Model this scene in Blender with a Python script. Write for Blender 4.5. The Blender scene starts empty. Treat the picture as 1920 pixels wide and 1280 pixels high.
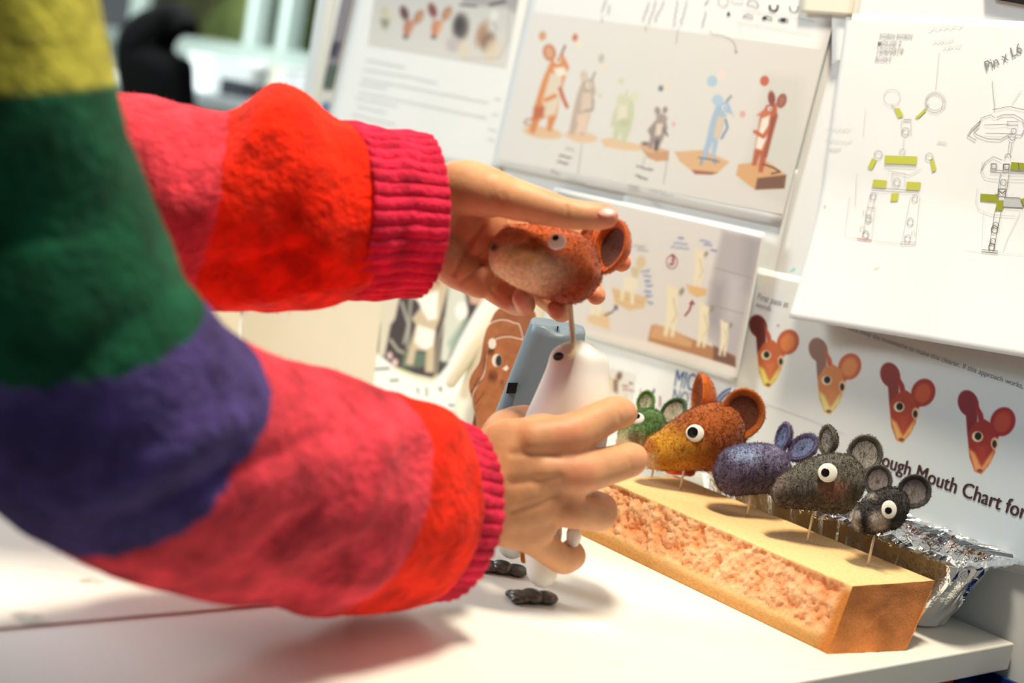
import bpy, math, random
import numpy as np
from mathutils import Matrix, Vector, noise as mnoise

random.seed(7); np.random.seed(7)
scn = bpy.context.scene
COL = scn.collection

# ------------------------------------------------------------------ camera
F = 2667.0; CX, CY = 960.0, 640.0
H = 0.34                       # camera height above the desk top (z = 0)
C = np.array([0.0, 0.0, H])
_mx = np.array([-2260., -790., F]); _mx /= np.linalg.norm(_mx)
_wy = np.array([3082., 183., F]); _wy -= _mx * (_mx @ _wy); _wy /= np.linalg.norm(_wy)
_wx = -_mx; _wz = np.cross(_wx, _wy)
R = np.stack([_wx, _wy, _wz], 1)            # camera (x right, y down, z forward) = R @ world
RIGHT, DOWN, FWD = R.T @ [1, 0, 0], R.T @ [0, 1, 0], R.T @ [0, 0, 1]
cam_d = bpy.data.cameras.new('camera'); cam = bpy.data.objects.new('camera', cam_d); COL.objects.link(cam)
cam_d.sensor_width = 36.0; cam_d.lens = F / 1920 * 36; cam_d.clip_start = 0.02; cam_d.clip_end = 200
M = Matrix.Identity(4)
for i in range(3):
    M[i][0], M[i][1], M[i][2], M[i][3] = RIGHT[i], -DOWN[i], -FWD[i], C[i]
cam.matrix_world = M
cam_d.dof.use_dof = True; cam_d.dof.focus_distance = 1.20; cam_d.dof.aperture_fstop = 3.4
scn.camera = cam

# ------------------------------------------------------------------ light
w = bpy.data.worlds.new('world'); scn.world = w; w.use_nodes = True
w.node_tree.nodes['Background'].inputs[0].default_value = (0.86, 0.97, 1.0, 1)
w.node_tree.nodes['Background'].inputs[1].default_value = 0.10
def area(name, loc, target, size, power, col, sy=None):
    l = bpy.data.lights.new(name, 'AREA'); l.energy = power; l.color = col
    l.shape = 'RECTANGLE'; l.size = size; l.size_y = sy or size
    o = bpy.data.objects.new(name, l); COL.objects.link(o)
    o.location = loc
    o.rotation_euler = (Vector(target) - Vector(loc)).to_track_quat('-Z', 'Y').to_euler()
    return o
area('ceiling_lamp_warm', (-0.58, 0.66, 1.75), (-0.78, 0.75, 0.0), 0.20, 27, (1.0, 0.88, 0.70), 0.4)
area('cool_wall_fill', (-4.4, -1.9, 2.4), (-0.95, 1.1, 0.25), 1.2, 88, (0.86, 0.95, 1.0))  # added cool fill for the pinned papers, not an actual ceiling fitting
area('far_room_fill', (-5.6, 2.3, 2.3), (-5.8, 2.9, 0.2), 1.6, 105, (0.92, 1.0, 0.98))  # added fill that brightens the far counter and window, no fitting seen
vs = scn.view_settings
scn.display_settings.display_device = 'sRGB'
vs.view_transform = 'Standard'; vs.look = 'None'; vs.gamma = 1.0; vs.use_curve_mapping = False
vs.exposure = 0.58

# ------------------------------------------------------------------ geometry helpers
def ray(px, py):
    px = np.asarray(px, float); py = np.asarray(py, float)
    d = np.stack([(px - CX) / F, (py - CY) / F, np.ones_like(px)], -1)
    return d @ R
def P(px, py, t):
    return C + np.asarray(t, float)[..., None] * ray(px, py)
def on_z(px, py, z=0.0):
    d = ray(px, py); return C + ((z - H) / d[..., 2])[..., None] * d
def on_y(px, py, y):
    d = ray(px, py); return C + (y / d[..., 1])[..., None] * d
def proj(W):
    q = (np.asarray(W) - C) @ R.T
    return CX + F * q[..., 0] / q[..., 2], CY + F * q[..., 1] / q[..., 2]
def depth(W):
    return float((np.asarray(W) - C) @ FWD)
def lin(c):
    c = np.asarray(c, float) / 255.0
    return np.where(c <= 0.04045, c / 12.92, ((c + 0.055) / 1.055) ** 2.4)
def L4(c):
    a = lin(c); return (float(a[0]), float(a[1]), float(a[2]), 1.0)

ROOT = {}
def origin_of(parent):
    while parent is not None and parent.parent is not None: parent = parent.parent
    return ROOT.get(parent.name, np.zeros(3)) if parent is not None else np.zeros(3)
def tag(o, label=None, cat=None, group=None, kind=None):
    if label: o['label'] = label
    if cat: o['category'] = cat
    if group: o['group'] = group
    if kind: o['kind'] = kind
    return o
def thing(name, loc, label, cat, group=None, kind=None):
    o = bpy.data.objects.new(name, None); COL.objects.link(o)
    o.empty_display_size = 0.01
    o.location = [float(v) for v in loc]; ROOT[o.name] = np.array(loc, float)
    return tag(o, label, cat, group, kind)
def mesh(name, V, Fc, mat, parent=None, col=None, smooth=True, base=None):
    """V in world coordinates; the object sits at its thing's base (or at base when top level)."""
    V = np.asarray(V, float)
    if parent is not None: org = origin_of(parent)
    else: org = np.array(base, float) if base is not None else np.zeros(3)
    me = bpy.data.meshes.new(name)
    if isinstance(Fc, np.ndarray):
        n, k = Fc.shape
        me.vertices.add(len(V)); me.vertices.foreach_set('co', (V - org).astype(np.float32).ravel())
        me.loops.add(n * k); me.loops.foreach_set('vertex_index', Fc.astype(np.int32).ravel())
        me.polygons.add(n); me.polygons.foreach_set('loop_start', np.arange(0, n * k, k, dtype=np.int32))
        me.update(calc_edges=True); me.validate()
    else:
        me.from_pydata((V - org).tolist(), [], Fc)
        me.update()
    if smooth: me.polygons.foreach_set('use_smooth', np.ones(len(me.polygons), bool))
    if col is not None:
        a = me.color_attributes.new('Col', 'FLOAT_COLOR', 'POINT')
        c4 = np.ones((len(V), 4), np.float32); c4[:, :3] = col
        a.data.foreach_set('color', c4.ravel())
    o = bpy.data.objects.new(name, me); COL.objects.link(o)
    if mat is not None: me.materials.append(mat)
    if parent is not None: o.parent = parent
    else:
        o.location = [float(v) for v in org]; ROOT[o.name] = org
    return o
def grid_faces(nu, nv, closed_v=False, off=0):
    i = np.arange(nu - 1)[:, None]; j = np.arange(nv if closed_v else nv - 1)[None, :]
    j2 = (j + 1) % nv
    a = i * nv + j; b = i * nv + j2; c = (i + 1) * nv + j2; d = (i + 1) * nv + j
    return np.stack([a, b, c, d], -1).reshape(-1, 4) + off
def box_vf(x0, x1, y0, y1, z0, z1):
    V = [(x, y, z) for x in (x0, x1) for y in (y0, y1) for z in (z0, z1)]
    Fc = [(0, 1, 3, 2), (4, 6, 7, 5), (0, 4, 5, 1), (2, 3, 7, 6), (0, 2, 6, 4), (1, 5, 7, 3)]
    return V, Fc
def bevel(o, w=0.002, seg=2):
    m = o.modifiers.new('bevel', 'BEVEL'); m.width = w; m.segments = seg; m.limit_method = 'ANGLE'
    return o
def box(name, x0, x1, y0, y1, z0, z1, mat, parent=None, bev=0.0, base=None):
    V, Fc = box_vf(x0, x1, y0, y1, z0, z1)
    if parent is None and base is None: base = ((x0 + x1) / 2, (y0 + y1) / 2, z0)
    o = mesh(name, V, Fc, mat, parent, smooth=False, base=base)
    if bev: bevel(o, bev)
    return o
def smooth_interp(xs, ys, x):
    """monotone-ish cubic (Catmull-Rom) interpolation, ys (n,k)"""
    xs = np.asarray(xs, float); ys = np.asarray(ys, float)
    if ys.ndim == 1: ys = ys[:, None]
    m = np.zeros_like(ys)
    m[1:-1] = (ys[2:] - ys[:-2]) / (xs[2:] - xs[:-2])[:, None]
    m[0] = (ys[1] - ys[0]) / (xs[1] - xs[0]); m[-1] = (ys[-1] - ys[-2]) / (xs[-1] - xs[-2])
    k = np.clip(np.searchsorted(xs, x) - 1, 0, len(xs) - 2)
    h = (xs[k + 1] - xs[k])[:, None]; s = ((x - xs[k])[:, None]) / h
    return (ys[k] * (2*s**3 - 3*s**2 + 1) + h * m[k] * (s**3 - 2*s**2 + s) + ys[k+1] * (-2*s**3 + 3*s**2) + h * m[k+1] * (s**3 - s**2))
def sweep(cen, ra, rb, nr=40, ns=28, cap0=True, cap1=True, side=None, mod=None):
    """tube through points; ra = half width in the direction seen side-on by 'side', rb = half width along 'side'."""
    cen = np.asarray(cen, float); ra = np.asarray(ra, float); rb = np.asarray(rb, float)
    side = FWD if side is None else np.asarray(side, float)
    d = np.r_[0, np.cumsum(np.linalg.norm(np.diff(cen, axis=0), axis=1))]
    T = d[-1]
    u = np.linspace(0, 1, nr)
    if cap0 and cap1: u = (1 - np.cos(np.pi * u)) / 2 * 0.6 + u * 0.4
    x = u * T
    c = smooth_interp(d, cen, x); r = np.maximum(smooth_interp(d, np.stack([ra, rb], 1), x), 1e-5)
    cap = np.ones(nr)
    if cap0:
        rr = (ra[0] + rb[0]) / 2; q = np.clip(x / rr, 0, 1); cap *= np.sqrt(np.clip(1 - (1 - q) ** 2, 0, 1))
    if cap1:
        rr = (ra[-1] + rb[-1]) / 2; q = np.clip((T - x) / rr, 0, 1); cap *= np.sqrt(np.clip(1 - (1 - q) ** 2, 0, 1))
    cap = np.maximum(cap, 0.01)
    tg = np.gradient(c, axis=0); tg /= np.linalg.norm(tg, axis=1)[:, None]
    A = np.cross(tg, side); A /= np.linalg.norm(A, axis=1)[:, None] + 1e-12
    B = np.cross(A, tg)
    th = np.linspace(0, 2 * np.pi, ns, endpoint=False)
    k = np.ones((nr, ns)) if mod is None else mod(u[:, None], th[None, :])
    V = c[:, None, :] + (cap * r[:, 0])[:, None, None] * (k * np.cos(th)[None, :])[..., None] * A[:, None, :] \
        + (cap * r[:, 1])[:, None, None] * (k * np.sin(th)[None, :])[..., None] * B[:, None, :]
    Fq = grid_faces(nr, ns, True)
    return V.reshape(-1, 3), Fq, np.repeat(u, ns), np.tile(th, nr)
def sweep_px(st, nr=40, ns=28, cap0=True, cap1=True, mod=None):
    """stations (px, py, depth, half width px [, half depth px])"""
    st = [s if len(s) == 5 else (*s, s[3]) for s in st]
    a = np.array(st, float)
    k = a[:, 2] / F
    return sweep(P(a[:, 0], a[:, 1], a[:, 2]), a[:, 3] * k, a[:, 4] * k, nr, ns, cap0, cap1, None, mod)
def join(parts):
    Vs, Fs, o = [], [], 0
    for V, Fc in parts:
        Vs.append(np.asarray(V, float)); Fs.append(np.asarray(Fc) + o); o += len(V)
    return np.concatenate(Vs), np.concatenate(Fs)
def ellipsoid(c, ax, n=20, m=14):
    """ax: three axis vectors"""
    u = np.linspace(0, np.pi, m); v = np.linspace(0, 2 * np.pi, n, endpoint=False)
    V = (np.cos(u)[:, None, None] * np.asarray(ax[2]) + (np.sin(u)[:, None] * np.cos(v))[..., None] * np.asarray(ax[0])
         + (np.sin(u)[:, None] * np.sin(v))[..., None] * np.asarray(ax[1])) + np.asarray(c)
    return V.reshape(-1, 3), grid_faces(m, n, True)
def frame_from(nrm, up=None):
    n = np.asarray(nrm, float); n = n / np.linalg.norm(n)
    up = -DOWN if up is None else np.asarray(up, float)
    b = up - n * (up @ n); b /= np.linalg.norm(b)
    a = np.cross(b, n)
    return a, b, n
def camvec(r, u, toward):
    """direction given as seen from the desk's open side: right, up, towards the viewer"""
    v = r * RIGHT - u * DOWN - toward * FWD
    return v / np.linalg.norm(v)
def fnoise(V, scale, amp, octaves=3):
    out = np.zeros(len(V))
    for i, v in enumerate(V):
        out[i] = mnoise.fractal(Vector(v) * scale, 0.9, 2.0, octaves)
    return out * amp
rng = np.random.default_rng(3)
_K = rng.normal(size=(24, 3)); _PH = rng.uniform(0, 6.28, 24)
def snoise(V, scale, seed=0):
    K = np.roll(_K, seed, 0) * scale; return np.sin(V @ K.T + np.roll(_PH, seed)).mean(1) * 2.2
def vnormals(V, Fc):
    Fc = np.asarray(Fc)
    n = np.cross(V[Fc[:, 1]] - V[Fc[:, 0]], V[Fc[:, 2]] - V[Fc[:, 0]])
    N = np.zeros_like(V)
    for k in range(Fc.shape[1]): np.add.at(N, Fc[:, k], n)
    return N / (np.linalg.norm(N, axis=1)[:, None] + 1e-12)
def outward(V, N):
    c = V.mean(0); return N if ((V - c) * N).sum() > 0 else -N
def fuzz(name, V, Fc, col, n, length, width, mat, parent, spread=0.9, lie=False):
    """loose wool fibres standing off a surface"""
    Fc = np.asarray(Fc)
    a, b, c = V[Fc[:, 0]], V[Fc[:, 1]], V[Fc[:, 2]]
    d = V[Fc[:, 3]] if Fc.shape[1] == 4 else c
    ar = np.linalg.norm(np.cross(c - a, d - b), axis=1)
    k = rng.choice(len(Fc), n, p=ar / ar.sum())
    s, t = rng.random(n)[:, None], rng.random(n)[:, None]
    p = (a[k] * (1 - s) + b[k] * s) * (1 - t) + (d[k] * (1 - s) + c[k] * s) * t
    N = outward(V, vnormals(V, Fc))[Fc[k, 0]]
    dr = N + rng.normal(size=(n, 3)) * spread; dr /= np.linalg.norm(dr, axis=1)[:, None]
    flip = (dr * N).sum(1) < 0.1; dr[flip] += N[flip]
    if lie:
        dr = rng.normal(size=(n, 3)); dr -= N * (dr * N).sum(1)[:, None]; dr /= np.linalg.norm(dr, axis=1)[:, None]; dr += N * .16
    ln = length * rng.uniform(0.4, 1.0, n)[:, None]
    w_ = np.cross(dr, rng.normal(size=(n, 3))); w_ /= np.linalg.norm(w_, axis=1)[:, None]
    bend = rng.normal(size=(n, 3)) * 0.25 * ln
    p = p - N * length * 0.08
    v0 = p + w_ * width; v1 = p - w_ * width; v2 = p + dr * ln * 0.55 + bend * 0.2 + w_ * width * .8; v3 = p + dr * ln + bend
    W = np.stack([v0, v1, v3, v2], 1).reshape(-1, 3)
    Fq = np.arange(4 * n).reshape(n, 4)
    cc = np.repeat(np.asarray(col)[Fc[k, 0]] * rng.uniform(0.8, 1.25, (n, 1)), 4, 0)
    o = mesh(name, W, Fq, mat, parent, cc, smooth=False)
    o['kind'] = 'stuff'
    return o

# ------------------------------------------------------------------ materials
def new_mat(name):
    m = bpy.data.materials.new(name); m.use_nodes = True
    nt = m.node_tree; b = nt.nodes['Principled BSDF']
    return m, nt, b
def plain(name, rgb, rough=0.6, metal=0.0, nz=0.0, nscale=40, bump=0.0, bscale=200, spec=0.4, sheen=0.0, sss=0.0):
    m, nt, b = new_mat(name)
    b.inputs['Roughness'].default_value = rough; b.inputs['Metallic'].default_value = metal
    b.inputs['Specular IOR Level'].default_value = spec
    b.inputs['Base Color'].default_value = L4(rgb)
    if sheen: b.inputs['Sheen Weight'].default_value = sheen
    if sss:
        b.inputs['Subsurface Weight'].default_value = sss; b.inputs['Subsurface Radius'].default_value = (0.006, 0.003, 0.002)
    tc = nt.nodes.new('ShaderNodeTexCoord')
    if nz:
        n = nt.nodes.new('ShaderNodeTexNoise'); n.inputs['Scale'].default_value = nscale; n.inputs['Detail'].default_value = 5
        nt.links.new(tc.outputs['Object'], n.inputs['Vector'])
        r = nt.nodes.new('ShaderNodeValToRGB'); e = r.color_ramp.elements
        a = lin(rgb); e[0].position, e[1].position = 0.3, 0.7
        e[0].color = (*(np.clip(a * (1 - nz), 0, 1)).tolist(), 1); e[1].color = (*(np.clip(a * (1 + nz), 0, 1)).tolist(), 1)
        nt.links.new(n.outputs['Fac'], r.inputs['Fac']); nt.links.new(r.outputs['Color'], b.inputs['Base Color'])
    if bump:
        n2 = nt.nodes.new('ShaderNodeTexNoise'); n2.inputs['Scale'].default_value = bscale; n2.inputs['Detail'].default_value = 4
        nt.links.new(tc.outputs['Object'], n2.inputs['Vector'])
        bp = nt.nodes.new('ShaderNodeBump'); bp.inputs['Strength'].default_value = bump; bp.inputs['Distance'].default_value = 0.002
        nt.links.new(n2.outputs['Fac'], bp.inputs['Height']); nt.links.new(bp.outputs['Normal'], b.inputs['Normal'])
    return m
def vcol(name, rough=0.9, nz=0.25, nscale=180, bump=0.4, bscale=500, sheen=0.3, spec=0.2, sss=0.0, bdist=0.001):
    """colour of the thing itself from its 'Col' attribute, broken up with fine noise"""
    m, nt, b = new_mat(name)
    b.inputs['Roughness'].default_value = rough; b.inputs['Specular IOR Level'].default_value = spec
    b.inputs['Sheen Weight'].default_value = sheen
    if sss:
        b.inputs['Subsurface Weight'].default_value = sss; b.inputs['Subsurface Radius'].default_value = (0.010, 0.004, 0.002)
        b.inputs['Subsurface Scale'].default_value = 0.5
    at = nt.nodes.new('ShaderNodeVertexColor'); at.layer_name = 'Col'
    tc = nt.nodes.new('ShaderNodeTexCoord')
    last = at.outputs['Color']
    if nz:
        n = nt.nodes.new('ShaderNodeTexNoise'); n.inputs['Scale'].default_value = nscale; n.inputs['Detail'].default_value = 6
        nt.links.new(tc.outputs['Object'], n.inputs['Vector'])
        mr = nt.nodes.new('ShaderNodeMapRange'); mr.inputs['From Min'].default_value = 0.3; mr.inputs['From Max'].default_value = 0.7
        mr.inputs['To Min'].default_value = 1 - nz; mr.inputs['To Max'].default_value = 1 + nz
        nt.links.new(n.outputs['Fac'], mr.inputs['Value'])
        mx = nt.nodes.new('ShaderNodeVectorMath'); mx.operation = 'SCALE'
        nt.links.new(last, mx.inputs[0]); nt.links.new(mr.outputs['Result'], mx.inputs['Scale'])
        last = mx.outputs['Vector']
    nt.links.new(last, b.inputs['Base Color'])
    if bump:
        n2 = nt.nodes.new('ShaderNodeTexNoise'); n2.inputs['Scale'].default_value = bscale; n2.inputs['Detail'].default_value = 5
        nt.links.new(tc.outputs['Object'], n2.inputs['Vector'])
        bp = nt.nodes.new('ShaderNodeBump'); bp.inputs['Strength'].default_value = bump; bp.inputs['Distance'].default_value = bdist
        nt.links.new(n2.outputs['Fac'], bp.inputs['Height']); nt.links.new(bp.outputs['Normal'], b.inputs['Normal'])
    return m
def foil_mat():
    m, nt, b = new_mat('aluminium foil')
    b.inputs['Metallic'].default_value = 1.0; b.inputs['Roughness'].default_value = 0.12
    b.inputs['Base Color'].default_value = (0.86, 0.87, 0.88, 1)
    tc = nt.nodes.new('ShaderNodeTexCoord')
    v = nt.nodes.new('ShaderNodeTexVoronoi'); v.inputs['Scale'].default_value = 90; v.feature = 'F1'
    n = nt.nodes.new('ShaderNodeTexNoise'); n.inputs['Scale'].default_value = 60; n.inputs['Detail'].default_value = 3
    nt.links.new(tc.outputs['Object'], n.inputs['Vector']); nt.links.new(n.outputs['Color'], v.inputs['Vector'])
    v.inputs['Scale'].default_value = 9
    bp = nt.nodes.new('ShaderNodeBump'); bp.inputs['Strength'].default_value = 0.12; bp.inputs['Distance'].default_value = 0.002
    nt.links.new(v.outputs['Distance'], bp.inputs['Height']); nt.links.new(bp.outputs['Normal'], b.inputs['Normal'])
    return m

PAPER = plain('white paper', (236, 238, 236), 0.75, nz=0.02, nscale=8)
PRINT = vcol('printed ink', 0.5, nz=0.0, bump=0.0, sheen=0.0, spec=0.3)
WHITE_DESK = plain('white desk laminate', (240, 237, 228), 0.42, nz=0.02, nscale=5, spec=0.5)
FELT = vcol('needle felted wool', 0.95, 0.14, 300, 0.14, 380, 0.35)
def fibre_mat():
    m, nt, b = new_mat('wool fibres')
    at = nt.nodes.new('ShaderNodeVertexColor'); at.layer_name = 'Col'
    d = nt.nodes.new('ShaderNodeBsdfDiffuse'); t = nt.nodes.new('ShaderNodeBsdfTranslucent'); x = nt.nodes.new('ShaderNodeMixShader')
    nt.links.new(at.outputs['Color'], d.inputs['Color']); nt.links.new(at.outputs['Color'], t.inputs['Color'])
    nt.links.new(d.outputs[0], x.inputs[1]); nt.links.new(t.outputs[0], x.inputs[2])
    nt.links.new(x.outputs[0], nt.nodes['Material Output'].inputs['Surface'])
    return m
FIBRE = fibre_mat()
KNIT = vcol('mohair knit', 0.95, 0.34, 50, 0.8, 160, 0.04, bdist=0.004)
SKIN = vcol('skin', 0.5, 0.12, 60, 0.3, 260, 0.0, 0.35, 0.10)
EYE_W = plain('white eye clay', (240, 238, 228), 0.35)
EYE_B = plain('black eye bead', (12, 11, 12), 0.2)
PIN = plain('steel pin', (214, 200, 180), 0.35, 0.7)
INK_DARK = plain('dark ink', (52, 50, 56), 0.6)
INK_GREY = plain('grey pencil', (172, 174, 172), 0.7)
INK_PALE = plain('pale pencil', (204, 206, 203), 0.7)
INK_MID = plain('mid grey ink', (128, 130, 132), 0.7)
INK_BLUE = plain('blue marker', (38, 98, 165), 0.6)
INK_LBLUE = plain('thin blue pen', (120, 150, 205), 0.6)
INK_RED = plain('red pen', (165, 60, 75), 0.6)
INK_OLIVE = plain('olive highlighter', (196, 200, 74), 0.7)
INK_OLIVE2 = plain('deep olive ink', (150, 158, 30), 0.7)
INK_GREEN = plain('deep green ink', (58, 88, 76), 0.7)
INK_TITLE = plain('brown black ink', (62, 30, 34), 0.6)

# ------------------------------------------------------------------ setting
YW = 1.125                                   # face of the pin board
XL = float(on_y(606, 130, YW)[0])            # its free end
BOARD = plain('white pin board', (232, 234, 232), 0.7, nz=0.02, nscale=6)
o = box('wall_back', XL, 0.9, YW, YW + 0.03, -0.73, 0.95, BOARD); tag(o, kind='structure')
FRAME = plain('pale aluminium frame', (226, 232, 232), 0.4, 0.2)
o = box('trim_1', XL - 0.028, XL, YW - 0.012, YW + 0.04, -0.73, 0.95, FRAME, bev=0.003); tag(o, kind='structure')
o = box('floor', -11, 3, -2.5, 3.6, -0.78, -0.73, plain('grey vinyl floor', (150, 152, 150), 0.5, nz=0.08, nscale=3)); tag(o, kind='structure')

# desk
XR = -0.572
dk = thing('desk', (-1.2, 0.7, -0.73), 'white laminate desk carrying the sponge and foil tray', 'desk')
bevel(mesh('desk_top', *box_vf(-2.6, XR, 0.22, YW - 0.004, -0.024, 0.0), WHITE_DESK, dk, smooth=False), 0.0015)
for x in (-2.5, -0.95):
    for y in (0.30, 1.05):
        box('leg', x - 0.02, x + 0.02, y - 0.02, y + 0.02, -0.73, -0.024, FRAME, dk, 0.002)

# ------------------------------------------------------------------ papers on the board
class Sheet:
    def __init__(s, base, off=None):
        s.base = base; s.off = off or (lambda x, z: np.zeros_like(x))
    def hit(s, px, py):
        px = np.asarray(px, float); py = np.asarray(py, float)
        d = ray(px, py); y = np.full(px.shape, YW - s.base)
        for _ in range(8):
            W = C + (y / d[..., 1])[..., None] * d
            y = YW - s.base - s.off(W[..., 0], W[..., 2])
        return W[..., 0], W[..., 2]
    def pos(s, x, z, eps=0.0):
        return np.stack([x, YW - s.base - s.off(x, z) - eps, z], -1)
    def at(s, px, py, eps=0.0):
        return s.pos(*s.hit(px, py), eps)
    def quad(s, corners, nu, nv, eps=0.0):
        c = np.array(corners, float); X, Z = s.hit(c[:, 0], c[:, 1])
        u = np.linspace(0, 1, nu)[:, None]; v = np.linspace(0, 1, nv)[None, :]
        f = lambda a: (a[0] * (1 - v) + a[1] * v) * (1 - u) + (a[3] * (1 - v) + a[2] * v) * u
        return s.pos(f(X), f(Z), eps).reshape(-1, 3), grid_faces(nu, nv)
    def paper(s, name, corners, label, cat='paper', n=24, mat=None, group=None):
        V, Fc = s.quad(corners, n, n)
        o = mesh(name, V, Fc, mat or PAPER, base=V.mean(0))
        m = o.modifiers.new('thickness', 'SOLIDIFY'); m.thickness = 0.0004; m.offset = 0.0
        s.o = o
        return tag(o, label, cat, group)
    def picture(s, name, corners, paint, step=1.8, eps=0.0006, fade=0.12):
        c = np.array(corners, float)
        w_ = max(np.hypot(*(c[1] - c[0])), np.hypot(*(c[2] - c[3]))); h_ = max(np.hypot(*(c[3] - c[0])), np.hypot(*(c[2] - c[1])))
        nu, nv = int(h_ / step) + 2, int(w_ / step) + 2
        V, Fc = s.quad(corners, nu, nv, eps)
        X, Y = proj(V); p = Painter(X, Y); paint(p)
        p.c = p.c * (1 - fade) + np.array([222, 220, 214]) * fade; a = lin(p.c) / lin((238,) * 3) * 0.86
        return mesh(name, V, Fc, PRINT, s.o, np.clip(a, 0, 0.95), smooth=False)
    def ink(s, name, strokes, mat, eps=0.0010):
        """strokes: (points px, width px) pen lines, or closed filled outlines when width is None"""
        if 1 < len(strokes) <= 12:
            for st_ in strokes: s.ink(name, [st_], mat, eps)
            return
        Vs, Fs, n = [], [], 0
        for pts, wd in strokes:
            a = np.array(pts, float)
            if wd is None:
                W = s.at(a[:, 0], a[:, 1], eps); Vs.append(W); Fs.append(tuple(range(n, n + len(a)))); n += len(a); continue
            d = np.gradient(a, axis=0); d /= np.linalg.norm(d, axis=1)[:, None] + 1e-9
            nn = np.stack([-d[:, 1], d[:, 0]], 1) * wd / 2
            q = np.concatenate([a + nn, a - nn]); m = len(a)
            Vs.append(s.at(q[:, 0], q[:, 1], eps))
            Fs += [(n + i, n + i + 1, n + m + i + 1, n + m + i) for i in range(m - 1)]; n += 2 * m
        o = mesh(name, np.concatenate(Vs), Fs, mat, s.o, smooth=False)
        if len(strokes) > 1: o['kind'] = 'stuff'
        return o
    def text(s, body, p0, p1, mat, name='lettering', tall=1.0, eps=0.0010, bold=0.0):
        cu = bpy.data.curves.new('t', 'FONT'); cu.body = body; cu.size = 1.0; cu.resolution_u = 3; cu.offset = bold
        tmp = bpy.data.objects.new('t', cu); COL.objects.link(tmp)
        dg = bpy.context.evaluated_depsgraph_get(); dg.update()
        me = bpy.data.meshes.new_from_object(tmp.evaluated_get(dg))
        v = np.array([q.co for q in me.vertices]); Fc = [tuple(q.vertices) for q in me.polygons]
        bpy.data.objects.remove(tmp); bpy.data.meshes.remove(me)
        x0, x1 = v[:, 0].min(), v[:, 0].max()
        X, Z = s.hit(np.array([p0[0], p1[0]], float), np.array([p0[1], p1[1]], float))
        d = np.array([X[1] - X[0], Z[1] - Z[0]]); k = 1 / (x1 - x0)
        ln = np.hypot(*d); n = np.array([-d[1], d[0]]) / ln
        q = np.array([X[0], Z[0]]) + ((v[:, 0] - x0) * k)[:, None] * d + (v[:, 1] * k * tall * ln)[:, None] * n
        return mesh(name, s.pos(q[:, 0], q[:, 1], eps), Fc, mat, s.o, smooth=False)

class Painter:
    """flat colour of a printed picture, laid down shape by shape"""
    def __init__(s, X, Y):
        s.X, s.Y = X, Y; s.c = np.zeros((len(X), 3)); s.k, s.ox, s.oy = 1.0, 0.0, 0.0
    def frame(s, k, ox, oy): s.k, s.ox, s.oy = k, ox, oy
    def q(s, pts): a = np.array(pts, float); return a * s.k + [s.ox, s.oy]
    def fill(s, c): s.c[:] = c
    def grad(s, c0, c1, p0, p1):
        a, b = s.q([p0, p1]); d = b - a
        t = np.clip(((s.X - a[0]) * d[0] + (s.Y - a[1]) * d[1]) / (d @ d), 0, 1)[:, None]
        s.c[:] = np.array(c0) * (1 - t) + np.array(c1) * t
    def mix(s, idx, a, c): a = a[:, None]; s.c[idx] = s.c[idx] * (1 - a) + np.asarray(c, float) * a
    def ell(s, cx, cy, rx, ry, rot, c, soft=1.5, al=1.0):
        (x0, y0), = s.q([(cx, cy)]); rx *= s.k; ry *= s.k; m = max(rx, ry) + 2 * soft
        i = np.where((abs(s.X - x0) < m) & (abs(s.Y - y0) < m))[0]
        if not len(i): return
        th = math.radians(rot); dx, dy = s.X[i] - x0, s.Y[i] - y0
        u = dx * math.cos(th) + dy * math.sin(th); v = -dx * math.sin(th) + dy * math.cos(th)
        d = (np.sqrt((u / rx) ** 2 + (v / ry) ** 2) - 1) * min(rx, ry)
        s.mix(i, np.clip(0.5 - d / (2 * soft), 0, 1) * al, c)
    def poly(s, pts, c, soft=1.5, al=1.0):
        a = s.q(pts); lo, hi = a.min(0) - 3 * soft, a.max(0) + 3 * soft
        i = np.where((s.X > lo[0]) & (s.X < hi[0]) & (s.Y > lo[1]) & (s.Y < hi[1]))[0]
        if not len(i): return
        x, y = s.X[i], s.Y[i]; ins = np.zeros(len(i), bool); dm = np.full(len(i), 1e9)
        for p, r in zip(a, np.roll(a, -1, 0)):
            e = r - p; t = np.clip(((x - p[0]) * e[0] + (y - p[1]) * e[1]) / (e @ e + 1e-9), 0, 1)
            dm = np.minimum(dm, np.hypot(x - p[0] - t * e[0], y - p[1] - t * e[1]))
            cr = ((p[1] > y) != (r[1] > y)) & (x < (r[0] - p[0]) * (y - p[1]) / (r[1] - p[1] + 1e-12) + p[0])
            ins ^= cr
        d = np.where(ins, -dm, dm)
        s.mix(i, np.clip(0.5 - d / (2 * soft), 0, 1) * al, c)
    def line(s, pts, wd, c, soft=1.0, al=1.0):
        a = s.q(pts); wd = wd * s.k / 2
        lo, hi = a.min(0) - wd - 3, a.max(0) + wd + 3
        i = np.where((s.X > lo[0]) & (s.X < hi[0]) & (s.Y > lo[1]) & (s.Y < hi[1]))[0]
        if not len(i): return
        x, y = s.X[i], s.Y[i]; dm = np.full(len(i), 1e9)
        for p, r in zip(a[:-1], a[1:]):
            e = r - p; t = np.clip(((x - p[0]) * e[0] + (y - p[1]) * e[1]) / (e @ e + 1e-9), 0, 1)
            dm = np.minimum(dm, np.hypot(x - p[0] - t * e[0], y - p[1] - t * e[1]))
        s.mix(i, np.clip(0.5 - (dm - wd) / (2 * soft), 0, 1) * al, c)

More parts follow.
